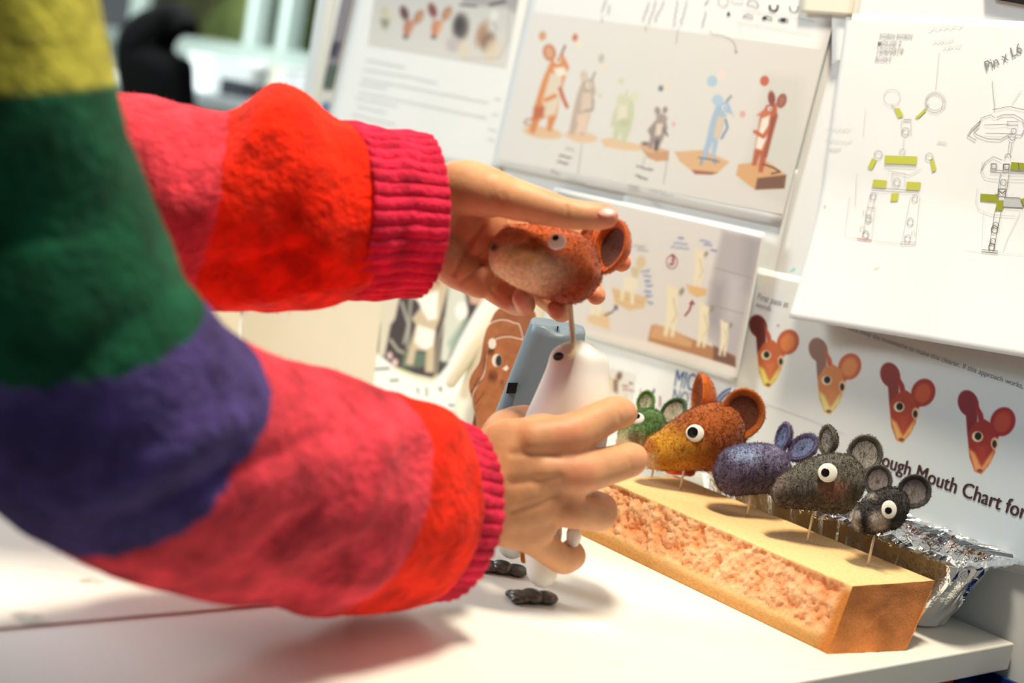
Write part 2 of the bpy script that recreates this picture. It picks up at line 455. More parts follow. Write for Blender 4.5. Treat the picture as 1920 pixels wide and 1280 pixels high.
def tf(k, ox, oy):
    return lambda pts: [(x * k + ox, y * k + oy) for x, y in pts]
def scribble(x0, y0, x1, y1, hgt, seed, n=9):
    """an illegible pen word running from one point to another"""
    r = random.Random(seed); out = []
    L_ = math.hypot(x1 - x0, y1 - y0); ux, uy = (x1 - x0) / L_, (y1 - y0) / L_
    for i in range(n * 4 + 1):
        t = i / (n * 4); a = hgt * 0.5 * math.sin(i * math.pi / 2 + r.uniform(-.5, .5)) * r.uniform(.5, 1.1)
        b = r.uniform(-.2, .2) * L_ / n
        out.append((x0 + (x1 - x0) * t - uy * a + ux * b, y0 + (y1 - y0) * t + ux * a + uy * b))
    return out

# -- narrow dark picture strip by the free end of the board
S = Sheet(0.002)
S.paper('photo_strip', [(648, -30), (672, -28), (614, 225), (592, 222)], 'narrow dark photo strip at the free end of the pin board', 'photo', 6)
def pt(p):
    p.fill((120, 114, 122)); p.poly([(600, 75), (640, 80), (630, 108), (600, 104)], (36, 28, 46), 4)
    p.ell(622, 145, 26, 24, 0, (58, 76, 66), 5); p.poly([(570, 165), (640, 172), (620, 240), (570, 240)], (205, 205, 196), 4)
    p.ell(612, 205, 10, 14, 0, (70, 102, 150), 3)
S.picture('printed_photo', [(646, -28), (671, -26), (613, 222), (594, 219)], pt, 2.5)

# -- page with the row of felt samples
S = Sheet(0.0035)
S.paper('sample_page', [(705, -160), (1012, -110), (935, 330), (612, 262)], 'white typed page with a photo of a row of small felt samples', 'paper')
def pt(p):
    p.frame(.23433, 600, 0)
    p.grad((196, 196, 194), (218, 216, 208), (900, -60), (850, 480))
    p.poly([(1100, -80), (1610, -80), (1580, 120), (1500, 60), (1150, 40)], (150, 146, 146), 5, .8)
    p.ell(515, 90, 35, 45, 0, (196, 190, 160), 3); p.ell(580, 130, 32, 38, 20, (206, 204, 180), 3)
    p.poly([(480, 150), (555, 150), (550, 200), (520, 240), (495, 210)], (140, 138, 112), 3)
    for dx, c1, c2, ce in ((0, (176, 112, 82), (196, 140, 104), (84, 52, 50)), (225, (196, 118, 84), (222, 160, 110), (120, 56, 50))):
        p.ell(675 + dx, 105 - dx * .1, 33, 58, -18, ce, 2.5); p.ell(790 + dx, 135 - dx * .12, 32, 56, 28, (150, 88, 60), 2.5)
        p.ell(795 + dx, 138 - dx * .12, 20, 42, 28, (196, 146, 104), 2.5)
        p.poly([(680 + dx, 165), (755 + dx, 165), (735 + dx, 230), (700 + dx, 300), (672 + dx, 300), (668 + dx, 230)], c1, 3)
        p.poly([(710 + dx, 190), (765 + dx, 180), (740 + dx, 240), (705 + dx, 296)], c2, 4, .8)
        p.ell(684 + dx, 298, 18, 12, 0, (50, 36, 38), 2)
    p.ell(1125, 215, 65, 105, 5, (92, 82, 80), 5); p.ell(1115, 200, 30, 60, 0, (44, 40, 42), 5)
    p.ell(1065, 355, 58, 62, 0, (190, 182, 182), 5); p.ell(1150, 400, 40, 70, 0, (222, 208, 184), 5)
    p.ell(1295, 270, 42, 95, 18, (168, 132, 104), 5); p.ell(1345, 335, 50, 75, 20, (122, 92, 76), 5); p.ell(1380, 400, 62, 90, 10, (224, 206, 178), 6, .8)
    p.ell(1395, 125, 34, 44, 0, (222, 222, 220), 2); p.line([(1390, 170), (1415, 240)], 8, (140, 140, 138))
    p.line([(1120, 40), (1250, 50)], 14, (60, 58, 62)); p.line([(1360, 40), (1480, 10)], 22, (66, 64, 68))
    p.line([(1515, 0), (1500, 330), (1430, 465), (1150, 468)], 5, (150, 150, 150))
S.picture('printed_photo', [(710, -60), (980, -40), (949, 127), (690, 84)], pt)
q = tf(.23433, 600, 0)
def lines(rows): return [(q([a, b]), 2.0) for a, b in rows]
S.ink('typed_line', lines([((375, 480), (690, 540)), ((345, 555), (760, 620)), ((770, 625), (940, 665))]), INK_PALE)
tl = [((340, 630), (1350, 822)), ((315, 672), (540, 708)), ((320, 740), (1335, 945)), ((295, 785), (620, 850)), ((300, 850), (540, 908)), ((260, 915), (605, 998)),
      ((1395, 790), (1450, 800)), ((1380, 912), (1435, 922)), ((1355, 1035), (1415, 1048)), ((1345, 1112), (1400, 1124))]
for i, (a, b) in enumerate(tl):
    (x0, y0), (x1, y1) = q([a, b]); S.ink('typed_line', [(scribble(x0, y0, x1, y1, 4.0, i, max(3, int((x1 - x0) / 6))), 1.0)], INK_GREY)

# -- large sheet with the row of painted figurines
S = Sheet(0.0055)
S.paper('figurine_sheet', [(1012, -90), (1580, -25), (1463, 424), (922, 308)], 'large white sheet with a photo of six painted mouse figurines', 'paper')
def pt(p):
    p.frame(.3125, 950, 0)
    p.grad((222, 222, 218), (216, 212, 204), (100, 500), (1800, 700))
    p.poly([(1560, 440), (1780, 470), (1760, 1100), (1690, 1250), (1400, 1100)], (204, 203, 194), 10, .8)
    for x, y, rx, ry, c in ((215, 215, 22, 28, (206, 150, 104)), (410, 225, 17, 23, (204, 108, 76)), (568, 350, 18, 28, (190, 180, 174)), (585, 405, 18, 22, (230, 216, 190)),
                            (687, 485, 18, 20, (206, 210, 180)), (925, 530, 15, 18, (120, 116, 116)), (965, 510, 15, 18, (228, 214, 190)), (1233, 487, 31, 33, (166, 196, 216)),
                            (1290, 450, 30, 34, (228, 216, 206)), (1547, 485, 27, 31, (190, 90, 66)), (1415, 685, 17, 20, (216, 164, 156)), (1002, 745, 13, 15, (222, 178, 172)), (560, 575, 9, 11, (216, 190, 184)), (440, 270, 22, 24, (232, 222, 200))):
        p.ell(x, y, rx, ry, 10, c, 1.5)
    wood, wood2 = (222, 186, 146), (196, 148, 108)
    # bases
    p.ell(215, 795, 118, 36, 8, wood); p.ell(445, 820, 98, 34, 8, (224, 192, 158)); p.poly([(560, 840), (620, 825), (810, 870), (800, 905), (700, 900), (590, 880)], (224, 190, 150))
    p.poly([(800, 880), (850, 870), (975, 905), (970, 962), (900, 968), (845, 945)], wood2); p.poly([(800, 880), (880, 872), (972, 905), (850, 915)], (214, 172, 134))
    p.poly([(1005, 910), (1180, 900), (1338, 970), (1265, 1040), (1130, 1040), (1040, 970)], (216, 172, 126)); p.poly([(1110, 1020), (1265, 1035), (1230, 1048), (1130, 1044)], (150, 80, 62))
    p.poly([(1390, 985), (1560, 965), (1678, 1050), (1668, 1130), (1490, 1138), (1376, 1050)], (212, 160, 108)); p.poly([(1505, 1068), (1678, 1048), (1666, 1130), (1490, 1138)], (112, 74, 58))
    # tall orange figure
    o1, o2, cr = (214, 132, 76), (186, 96, 62), (222, 208, 186)
    p.poly([(262, 370), (335, 320), (375, 400), (350, 470), (325, 560), (300, 700), (265, 790), (240, 780), (248, 700), (200, 720), (165, 805), (135, 790), (165, 640), (215, 480)], o1, 2)
    p.poly([(262, 440), (335, 440), (320, 600), (290, 690), (225, 700), (215, 600)], cr, 2.5); p.poly([(280, 410), (345, 400), (365, 450), (300, 455)], (238, 230, 216), 2)
    p.line([(320, 530), (340, 590), (362, 640)], 22, o2); p.line([(235, 600), (290, 575)], 26, o1); p.poly([(165, 640), (230, 640), (215, 700), (160, 720)], o2, 3)
    p.ell(256, 315, 38, 50, -10, o2); p.ell(256, 315, 26, 38, -10, (212, 158, 116)); p.line([(330, 325), (350, 275)], 12, (120, 70, 60)); p.ell(306, 362, 19, 19, 0, (240, 238, 232), 1.2); p.ell(310, 360, 8, 8, 0, (30, 30, 32), 1)
    p.line([(135, 750), (105, 740), (115, 720), (150, 712)], 8, (150, 90, 70))
    # grey brown pair
    g1, g2 = (186, 168, 152), (214, 196, 176)
    p.poly([(455, 480), (520, 470), (535, 550), (510, 620), (500, 700), (465, 815), (440, 810), (450, 720), (400, 810), (372, 800), (400, 660), (425, 560)], g1, 2)
    p.poly([(455, 560), (505, 555), (510, 640), (480, 680), (445, 660)], g2, 2.5); p.poly([(420, 690), (500, 670), (470, 800), (430, 790)], (226, 198, 178), 3)
    p.ell(465, 455, 24, 32, -10, (206, 192, 174)); p.line([(510, 480), (530, 435)], 14, (170, 155, 145)); p.ell(492, 512, 16, 18, 0, (236, 232, 224), 1); p.ell(495, 512, 6, 6, 0, (60, 56, 54), 1)
    p.line([(520, 600), (515, 660), (470, 665)], 14, (160, 146, 138))
    # pale green
    gr, gr2 = (196, 202, 168), (222, 218, 198)
    p.poly([(670, 610), (760, 590), (765, 680), (745, 780), (705, 870), (685, 860), (690, 790), (655, 845), (635, 840), (645, 760), (620, 760), (640, 680)], gr, 2.5)
    p.poly([(670, 620), (725, 620), (720, 720), (660, 730)], gr2, 3); p.ell(765, 580, 28, 26, 20, (212, 216, 186)); p.line([(715, 580), (724, 545)], 14, gr); p.ell(700, 600, 40, 34, 0, (206, 208, 178), 3); p.ell(705, 735, 36, 26, 0, (186, 194, 160), 3)
    # small dark
    p.poly([(895, 720), (955, 720), (965, 770), (930, 850), (905, 905), (885, 900), (890, 850), (868, 895), (850, 890), (862, 820), (845, 780)], (148, 132, 128), 2)
    p.poly([(900, 740), (940, 740), (925, 810), (890, 815)], (222, 206, 188), 2); p.poly([(890, 840), (915, 835), (905, 905), (885, 900)], (84, 78, 82), 2)
    p.ell(905, 665, 17, 24, -10, (150, 134, 130)); p.ell(950, 660, 14, 20, 15, (140, 126, 124)); p.ell(930, 708, 34, 26, 20, (160, 144, 138), 2); p.line([(940, 770), (965, 812)], 12, (110, 100, 104)); p.ell(832, 862, 24, 12, 0, (120, 92, 78), 2)
    # blue
    bl, bl2 = (158, 184, 208), (116, 138, 166)
    p.poly([(1265, 610), (1330, 610), (1365, 700), (1320, 690), (1300, 760), (1270, 840), (1245, 960), (1228, 965), (1236, 850), (1190, 970), (1165, 960), (1195, 850), (1225, 720)], bl, 2)
    p.poly([(1265, 700), (1310, 700), (1295, 790), (1262, 840), (1240, 820)], (212, 192, 168), 2.5); p.poly([(1300, 670), (1365, 690), (1340, 702)], (228, 216, 190), 1.5)
    p.line([(1315, 720), (1325, 765), (1290, 830)], 14, bl2); p.ell(1265, 600, 33, 33, 0, (170, 196, 216)); p.line([(1322, 605), (1345, 578)], 16, (140, 150, 160)); p.ell(1305, 645, 13, 14, 0, (226, 230, 232), 1); p.ell(1307, 646, 5, 5, 0, (60, 66, 72), 1)
    p.line([(1150, 945), (1250, 960), (1275, 972)], 8, (90, 96, 116)); p.line([(1170, 960), (1165, 985)], 10, bl2); p.line([(1232, 960), (1255, 980)], 10, bl2)
    # rust red figure
    r1, r2 = (178, 84, 54), (134, 60, 48)
    p.poly([(1560, 630), (1620, 620), (1625, 700), (1595, 800), (1560, 940), (1535, 1035), (1510, 1030), (1520, 930), (1495, 995), (1470, 990), (1490, 880), (1520, 700)], r1, 2)
    p.poly([(1500, 690), (1570, 640), (1585, 680), (1540, 700)], (196, 104, 70), 2); p.poly([(1530, 710), (1580, 690), (1560, 830), (1530, 900), (1492, 890), (1500, 840)], (236, 226, 210), 2.5)
    p.line([(1580, 760), (1540, 820), (1490, 790)], 24, (190, 96, 58)); p.poly([(1590, 700), (1625, 690), (1560, 940), (1545, 940)], r2, 3, .8)
    p.ell(1590, 590, 22, 44, -5, r2); p.ell(1650, 605, 28, 44, 18, r2); p.ell(1650, 605, 18, 32, 18, (160, 96, 76)); p.ell(1580, 652, 13, 13, 0, (232, 226, 214), 1); p.ell(1582, 653, 5, 5, 0, (40, 30, 30), 1)
    p.line([(1540, 985), (1600, 1005), (1640, 1030), (1590, 1042)], 10, (90, 54, 46))
S.picture('printed_photo', [(998, 22), (1547, 94), (1468, 402), (932, 298)], pt, 1.5)
q = tf(.3125, 950, 0)
for k, (a, b, hh, m) in enumerate((((360, 880), (410, 905), 14, INK_PALE), ((320, 930), (395, 948), 8, INK_DARK), ((308, 965), (375, 985), 9, INK_DARK), ((270, 1020), (320, 1050), 14, INK_GREY), ((365, 1070), (478, 1108), 8, INK_GREY),
        ((785, 995), (885, 1022), 9, INK_DARK), ((775, 1048), (848, 1078), 10, INK_DARK), ((735, 1110), (790, 1130), 14, INK_GREY), ((860, 1135), (1000, 1180), 11, INK_GREY), ((855, 1195), (905, 1225), 12, INK_GREY),
        ((570, 75), (600, 0), 8, INK_GREY), ((612, 85), (622, 30), 7, INK_GREY), ((815, 130), (860, 10), 10, INK_GREY), ((850, 145), (905, 0), 10, INK_GREY), ((890, 130), (950, 0), 10, INK_GREY), ((1005, 155), (1030, 5), 9, INK_GREY), ((1045, 150), (1085, 10), 10, INK_GREY), ((1175, 160), (1200, 70), 9, INK_GREY), ((1190, 30), (1215, 0), 8, INK_GREY))):
    (x0, y0), (x1, y1) = q([a, b]); S.ink('handwriting', [(scribble(x0, y0, x1, y1, hh * .55, 40 + k, 4), 1.3)], m)
arc = lambda cx, cy, rx, ry, a0, a1, n=18: [(cx + rx * math.cos(math.radians(a0 + (a1 - a0) * i / n)), cy + ry * math.sin(math.radians(a0 + (a1 - a0) * i / n))) for i in range(n + 1)]
sk = [([(455, 860), (430, 1045)], 1), ([(830, 940), (822, 985)], 1), ([(968, 935), (945, 1105)], 1), ([(735, 1140), (802, 1148)], 1.4), ([(835, 150), (838, 190)], 1), ([(1032, 165), (1020, 258)], 1), ([(576, 95), (576, 138)], 1),
      ([(1222, 185), (1235, 208), (1290, 212), (1340, 230), (1372, 262), (1380, 318)], 1.2), ([(1372, 305), (1380, 318), (1388, 306)], 1.2)]
S.ink('sketch_line', [(q(a), b) for a, b in sk], INK_GREY)
S.ink('sketch_mouth', [(q(arc(1303, 8, 29, 32, -60, 240)), 1.2)], INK_GREY)
S.ink('sketch_mouth', [(q([(1357, -5), (1355, 18), (1418, 24), (1420, -2)]), 1.2)], INK_GREY)
S.ink('sketch_mouth', [(q([(1445, 28), (1452, 5), (1480, -2), (1505, 12), (1514, 40), (1500, 50), (1480, 38), (1460, 34), (1445, 28)]), 1.3)], INK_MID)
S.ink('sketch_mouth', [(q(arc(1605, 40, 24, 27, 200, -20)), 3.2)], INK_DARK)
S.ink('sketch_mouth', [(q(arc(1726, 42, 25, 34, 190, -10)), 1.3)], INK_DARK)
S.ink('sketch_mouth', [(q([(1322, 90), (1336, 66), (1345, 98)]), None)], INK_DARK)
for dx, dy, m in ((0, 0, INK_MID), (115, 10, INK_DARK), (212, 22, INK_DARK)):
    S.ink('sketch_mouth', [(q([(1420 + dx, 103 + dy), (1430 + dx, 92 + dy), (1455 + dx, 88 + dy), (1478 + dx, 98 + dy), (1478 + dx, 114 + dy), (1462 + dx, 110 + dy), (1440 + dx, 104 + dy), (1420 + dx, 103 + dy)]), 1.4)], m)
S.ink('sketch_mouth', [(q([(1537, 112), (1545, 102), (1562, 102), (1560, 116), (1545, 118)]), None)], INK_DARK)
S.ink('sketch_mouth', [(q([(1645, 122), (1655, 112), (1678, 116), (1676, 130), (1655, 130)]), None)], INK_DARK)
S.ink('table_rule', [(q([(1405, 60), (1600, 85), (1850, 128)]), .8), (q([(1380, 132), (1600, 165), (1835, 212)]), .8), (q([(1410, 130), (1395, 190)]), .6), (q([(1520, 60), (1505, 160)]), .6)], INK_PALE)

# -- blank sheet peeping out below the figurine sheet
S = Sheet(0.0025)
S.paper('blank_sheet', [(1200, 250), (1495, 318), (1450, 526), (1150, 450)], 'blank white sheet peeping out below the figurine sheet', 'paper')

# -- marker notes sheet
S = Sheet(0.0035)
S.paper('marker_notes_sheet', [(1080, 560), (1440, 660), (1395, 930), (1020, 820)], 'white sheet lettered in blue marker behind the brown felt head', 'paper')
def pt(p):
    p.frame(.2032, 1120, 680); p.fill((226, 224, 216))
    p.poly([(60, 60), (290, 40), (320, 290), (260, 420), (60, 300)], (222, 214, 204), 8, .7)
    p.poly([(80, 80), (110, 120), (165, 130), (150, 240), (110, 270), (90, 180)], (222, 204, 172), 3); p.ell(202, 122, 26, 40, 15, (112, 82, 66), 2); p.poly([(150, 160), (190, 160), (186, 282), (150, 262)], (120, 84, 66), 3)
    p.ell(110, 145, 5, 6, 0, (40, 34, 30), 1); p.ell(162, 160, 6, 7, 0, (40, 34, 30), 1)
S.picture('printed_photo', [(1128, 686), (1192, 702), (1182, 770), (1120, 752)], pt, 1.6)
q = tf(.2032, 1120, 680)
S.text('MIC', q([(712, 215)])[0], q([(892, 262)])[0], INK_BLUE, bold=-.005, tall=1.5)
S.text('NOTE', q([(695, 345)])[0], q([(945, 420)])[0], INK_BLUE, bold=-.005, tall=1.25)
S.ink('marker_ring', [(q(arc(1300, 420, 212, 192, 178, 260)), 3.0)], INK_BLUE); S.ink('marker_ring', [(q(arc(1300, 420, 180, 160, 178, 260)), 3.0)], INK_BLUE)
S.ink('marker_dash', [(q([(530, 240), (512, 290)]), 3.2)], INK_BLUE); S.ink('marker_dash', [(q([(583, 305), (584, 410)]), 2)], INK_RED); S.ink('marker_dash', [(q([(408, 245), (398, 280)]), 1.4)], INK_RED)
for k, (a, b) in enumerate((((230, 205), (290, 215)), ((235, 240), (345, 262)), ((300, 178), (330, 195)), ((250, 300), (275, 320)))):
    (x0, y0), (x1, y1) = q([a, b]); S.ink('handwriting', [(scribble(x0, y0, x1, y1, 4, 90 + k, 4), 1.1)], INK_RED if k < 3 else INK_PALE)

# -- landscape photo of unpainted figures
S = Sheet(0.007, lambda x, z: 0.012 * np.clip((x + 1.02) / 0.1, 0, 1) ** 2)
S.paper('maquette_photo', [(1040, 352), (1434, 436), (1381, 716), (1020, 610)], 'landscape photo print of pale unpainted figures beside the curtain', 'photo')
def pt(p):
    p.frame(.2969, 1040, 340); p.grad((222, 216, 210), (214, 204, 196), (300, 100), (700, 1000))
    p.poly([(0, 55), (290, 140), (210, 165), (0, 110)], (150, 168, 172), 4)
    p.poly([(1060, 310), (1310, 365), (1140, 1170), (940, 960), (1000, 560)], (176, 166, 164), 6)
    p.poly([(1200, 340), (1310, 365), (1240, 700), (1180, 680)], (150, 142, 144), 14, .7); p.poly([(1000, 640), (1080, 640), (1050, 960), (960, 900)], (152, 142, 142), 12, .8); p.poly([(1110, 600), (1180, 620), (1130, 880), (1080, 860)], (200, 192, 188), 12, .6)
    p.line([(1010, 545), (1245, 610)], 5, (140, 132, 134)); p.line([(980, 780), (1195, 835)], 5, (140, 132, 134))
    p.poly([(610, 910), (640, 905), (1140, 1100), (1140, 1170), (870, 1090), (585, 1015)], (172, 112, 70), 2); p.poly([(620, 905), (720, 920), (870, 1010), (860, 1050), (600, 985)], (204, 150, 98), 3); p.poly([(1005, 1035), (1140, 1110), (1140, 1170), (1000, 1125)], (104, 64, 52), 3)
    cr, sh = (232, 216, 180), (196, 172, 136)
    for (x, y, k) in ((740, 830, 1.0), (910, 560, .75), (940, 920, .85), (1070, 1000, .68)):
        p.poly([(x - 30 * k, y - 130 * k), (x + 35 * k, y - 130 * k), (x + 40 * k, y - 20 * k), (x + 28 * k, y + 60 * k), (x + 12 * k, y + 150 * k), (x - 8 * k, y + 150 * k), (x - 5 * k, y + 60 * k), (x - 32 * k, y + 150 * k), (x - 52 * k, y + 140 * k), (x - 36 * k, y + 20 * k)], cr, 2.5)
        p.line([(x + 10 * k, y - 90 * k), (x + 30 * k, y + 10 * k), (x + 5 * k, y + 60 * k)], 10 * k, sh, 2, .7)
        p.ell(x + 5 * k, y - 135 * k, 38 * k, 28 * k, 10, cr, 2); p.ell(x + 62 * k, y - 135 * k, 14 * k, 24 * k, 25, (140, 122, 100), 2); p.ell(x - 20 * k, y - 165 * k, 16 * k, 22 * k, -10, (230, 212, 182), 2)
    p.poly([(830, 650), (965, 680), (955, 720), (900, 732), (850, 705)], (220, 172, 112), 2)
    p.poly([(360, 670), (590, 735), (560, 800), (470, 815), (380, 770)], (214, 176, 128), 2.5)
    p.line([(385, 720), (560, 770)], 5, (190, 150, 104)); p.poly([(430, 600), (520, 600), (525, 680), (440, 690)], (232, 218, 190), 3); p.line([(430, 680), (425, 745)], 22, cr, 2); p.line([(490, 680), (490, 765)], 22, cr, 2); p.ell(545, 510, 30, 40, 10, (212, 184, 140), 2.5); p.poly([(480, 540), (540, 550), (520, 610), (490, 600)], (204, 178, 140), 3)
    p.poly([(205, 850), (340, 820), (350, 940), (210, 890)], (220, 184, 138), 3)
    p.line([(240, 780), (240, 830)], 24, cr, 2); p.line([(280, 790), (275, 840)], 24, cr, 2)
    p.poly([(0, 900), (600, 1010), (1140, 1180), (1140, 1290), (0, 1000)], (226, 214, 202), 3)
S.picture('printed_photo', [(1044, 356), (1428, 446), (1379, 708), (1030, 606)], pt, 1.7)
q = tf(.2969, 1040, 340)
for k, (a, b, m) in enumerate((((780, 352), (820, 360), INK_LBLUE), ((755, 385), (845, 398), INK_LBLUE), ((735, 412), (850, 425), INK_LBLUE), ((920, 368), (990, 385), INK_LBLUE), ((945, 395), (1000, 405), INK_LBLUE), ((985, 430), (1030, 440), INK_LBLUE),
        ((500, 405), (580, 415), INK_GREY), ((520, 430), (600, 438), INK_GREY), ((545, 570), (605, 560), INK_LBLUE), ((565, 590), (612, 600), INK_LBLUE), ((570, 625), (610, 632), INK_LBLUE), ((575, 655), (620, 660), INK_LBLUE), ((570, 690), (612, 700), INK_LBLUE), ((575, 720), (620, 726), INK_LBLUE), ((590, 760), (625, 770), INK_LBLUE))):
    (x0, y0), (x1, y1) = q([a, b]); S.ink('handwriting', [(scribble(x0, y0, x1, y1, 5, 140 + k, 4), 1.2)], m)
S.ink('ringed_number', [(q(arc(744, 508, 34, 42, 0, 360, 24)), 1.3)], INK_RED); S.text('3', q([(728, 526)])[0], q([(756, 530)])[0], INK_RED, bold=.02, tall=1.0)
S.ink('arrow', [(q([(825, 850), (855, 810), (870, 765)]), 3.2), (q([(855, 775), (872, 752), (885, 778)]), 3)], INK_RED)
S.ink('arrow', [(q([(320, 845), (365, 825), (395, 790)]), 2.2), (q([(375, 785), (397, 786), (397, 812)]), 2)], plain('plum ink', (86, 58, 76), .6))

# -- mouth chart
S = Sheet(0.0045)
S.paper('mouth_chart', [(1412, 500), (2080, 640), (2010, 1100), (1335, 935)], 'printed chart of four red mouse faces behind the grey felt heads', 'poster')
def pt(p):
    p.frame(.375, 1380, 520); p.fill((222, 224, 222))
    p.grad((222, 222, 216), (196, 208, 214), (300, 700), (1500, 1100))
    p.poly([(80, 60), (220, 90), (160, 330), (30, 420)], (208, 212, 222), 14, .7)
    p.poly([(430, 225), (1500, 330), (1500, 470), (1100, 400), (560, 330)], (188, 178, 172), 12, .75)  # shadow of the overlapping drawing sheet, painted into the chart's ground
    def face(x, y, k, cF, cT, cM, cE, ear):
        q_ = lambda pts: [(x + a * k, y + b * k) for a, b in pts]
        p.ell(x - 58 * k, y - 175 * k, 44 * k, 58 * k, -18, cE, 1.5); p.poly(q_([(-70, -150), (-18, -150), (-20, -70), (-62, -40)]), cE, 1.5)
        p.poly(q_([(-30, -190), (5, -130), (15, -80), (-10, -80)]), ear, 1.8)
        p.ell(x + 92 * k, y - 95 * k, 54 * k, 64 * k, 20, ear, 1.5); p.ell(x + 90 * k, y - 92 * k, 36 * k, 46 * k, 20, cF, 3); p.poly(q_([(40, -70), (80, -40), (60, 0), (30, -20)]), ear, 2)
        p.poly(q_([(-62, -40), (-30, -90), (15, -105), (52, -80), (66, -20), (58, 40), (30, 95), (-2, 132), (-30, 120), (-52, 60)]), cT, 1.5)
        p.poly(q_([(-58, 20), (-30, 40), (0, 100), (35, 50), (60, 20), (40, 80), (-2, 132), (-30, 120)]), cM, 3)
        p.poly(q_([(-20, 10), (25, 10), (8, 85), (-8, 85)]), cF, 5, .6)
        p.ell(x - 18 * k, y - 30 * k, 24 * k, 23 * k, 0, (228, 216, 176), 1.5); p.ell(x - 15 * k, y - 32 * k, 15 * k, 17 * k, 0, (28, 24, 24), 1.2)
        p.ell(x + 58 * k, y, 17 * k, 26 * k, 0, (226, 200, 160), 1.5); p.ell(x + 56 * k, y + 2 * k, 10 * k, 17 * k, 0, (50, 34, 34), 1.2)
        p.ell(x - 8 * k, y + 118 * k, 12 * k, 8 * k, 0, (100, 50, 40), 1.5, .8)
    face(168, 418, 1.0, (210, 120, 66), (186, 92, 52), (216, 206, 96), (92, 40, 40), (176, 84, 52))
    face(472, 545, 1.05, (214, 138, 84), (206, 130, 80), (226, 212, 136), (140, 106, 92), (190, 96, 66))
    face(835, 680, 1.1, (186, 82, 54), (164, 62, 46), (226, 168, 100), (132, 56, 52), (150, 48, 42))
    face(1228, 830, 1.15, (176, 66, 50), (148, 46, 44), (222, 150, 92), (122, 38, 44), (146, 38, 42))
S.picture('printed_photo', [(1416, 512), (2070, 655), (2004, 1080), (1340, 925)], pt, 1.6, fade=0.03)
q = tf(.375, 1380, 520)
for dx_, e_ in ((-.8, .0010), (.8, .0012)):
    S.text('Rough Mouth Chart for', (q([(688, 925)])[0][0] + dx_, q([(688, 925)])[0][1]), (q([(1448, 1210)])[0][0] + dx_, q([(1448, 1210)])[0][1]), INK_TITLE, tall=1.15, eps=e_)
S.text('First pass at', q([(110, 108)])[0], q([(262, 152)])[0], INK_MID, tall=1.1); S.text('sounds', q([(103, 143)])[0], q([(175, 168)])[0], INK_MID, tall=1.1)
S.text('I just took away the moustache to make this clearer. If this approach works,', q([(500, 240)])[0], q([(1436, 556)])[0], INK_MID)
S.ink('printed_rule', [(q([(148, 630), (400, 720), (540, 780)]), 1.2)], INK_PALE)
for a, m in (((207, 245), INK_MID), ((518, 350), INK_PALE)): S.ink('chart_mark', [(q([a, (a[0] + 6, a[1] - 12), (a[0] + 12, a[1])]), 1.2)], m)
for k, (x, y) in enumerate(((40, 800), (30, 825), (20, 845))): S.ink('chart_note', [(q(scribble(x, y, x + 35, y + 8, 8, 200 + k, 3)), 1.0)], INK_MID)

# -- armature drawing, its foot curling off the board
def curl(x, z): return 0.028 * np.clip((0.36 - z) / 0.16, 0, 1) ** 1.6 + 0.010 * np.clip((x + 0.70) / 0.15, 0, 1) + 0.0016 * np.sin(x * 31 + z * 17) * np.clip((0.42 - z) / .1, 0, 1)
S = Sheet(0.009, curl)
S.paper('armature_drawing', [(1588, 26), (2050, 44), (2040, 690), (1478, 596)], 'large white technical drawing of a puppet armature, foot curling off the board', 'drawing', 48)
q4, q5 = tf(.25776, 1480, 0), tf(.2657, 1480, 300)
for b_, a, e in (('ROBIN ROBIN', (660, 275), (895, 280)), ('MOUSE 2', (645, 332), (815, 335)), ('12/6/2019', (640, 388), (828, 392)), ('BLOKY', (628, 442), (745, 448))):
    S.text(b_, q4([a])[0], q4([e])[0], INK_GREY, bold=.01)
S.text('Pin x L6', q4([(1440, 520)])[0], q4([(1700, 380)])[0], INK_MID, tall=1.2)
for k, (a, b, m) in enumerate((((1020, 215), (1275, 190), INK_PALE), ((1050, 305), (1200, 295), INK_PALE), ((1120, 345), (1260, 335), INK_PALE), ((275, 945), (455, 945), INK_PALE), ((260, 1025), (455, 1030), INK_PALE), ((285, 1088), (380, 1085), INK_PALE), ((1080, 1030), (1150, 1040), INK_PALE))):
    (x0, y0), (x1, y1) = q4([a, b]); S.ink('handwriting', [(scribble(x0, y0, x1, y1, 6, 300 + k, 5), 1.1)], m)
cir = lambda x, y, r, ry=None: arc(x, y, r, ry or r, 0, 360, 20)
rect = lambda x0, y0, x1, y1: [(x0, y0), (x1, y0), (x1, y1), (x0, y1), (x0, y0)]
pale = [(cir(1062, 742, 62), 1.1), (cir(1066, 745, 75), .8), (cir(750, 710, 60), .7), ([(745, 755), (775, 800)], 1), ([(1020, 755), (985, 800)], 1), ([(1095, 385), (1070, 650)], .8), (cir(850, 955, 25), 1.4), (rect(820, 880, 890, 985), .7), ([(840, 990), (830, 1090)], .7),
        (cir(650, 1125, 28), 1.2), (cir(1020, 1140, 26), 1.2), (cir(825, 1105, 20), 1), ([(690, 1210), (930, 1215)], 1.3), ([(835, 870), (890, 872)], 2), ([(720, 1240), (880, 1275), (960, 1230)], .7), ([(560, 800), (540, 1000)], .5), ([(1480, 590), (1500, 800)], 1), ([(1690, 660), (1620, 760)], .7)]
S.ink('pencil_line', [(q4(a), b) for a, b in pale], INK_GREY)
S.ink('pencil_line', [(q4([(1510, 855), (1560, 835), (1640, 835), (1700, 870), (1720, 930), (1690, 985), (1610, 975), (1540, 1015), (1440, 1010), (1365, 980), (1345, 955), (1385, 915)]), 1.8), (q4([(1395, 880), (1330, 940), (1300, 985), (1360, 1020)]), 2.2)], INK_GREY)
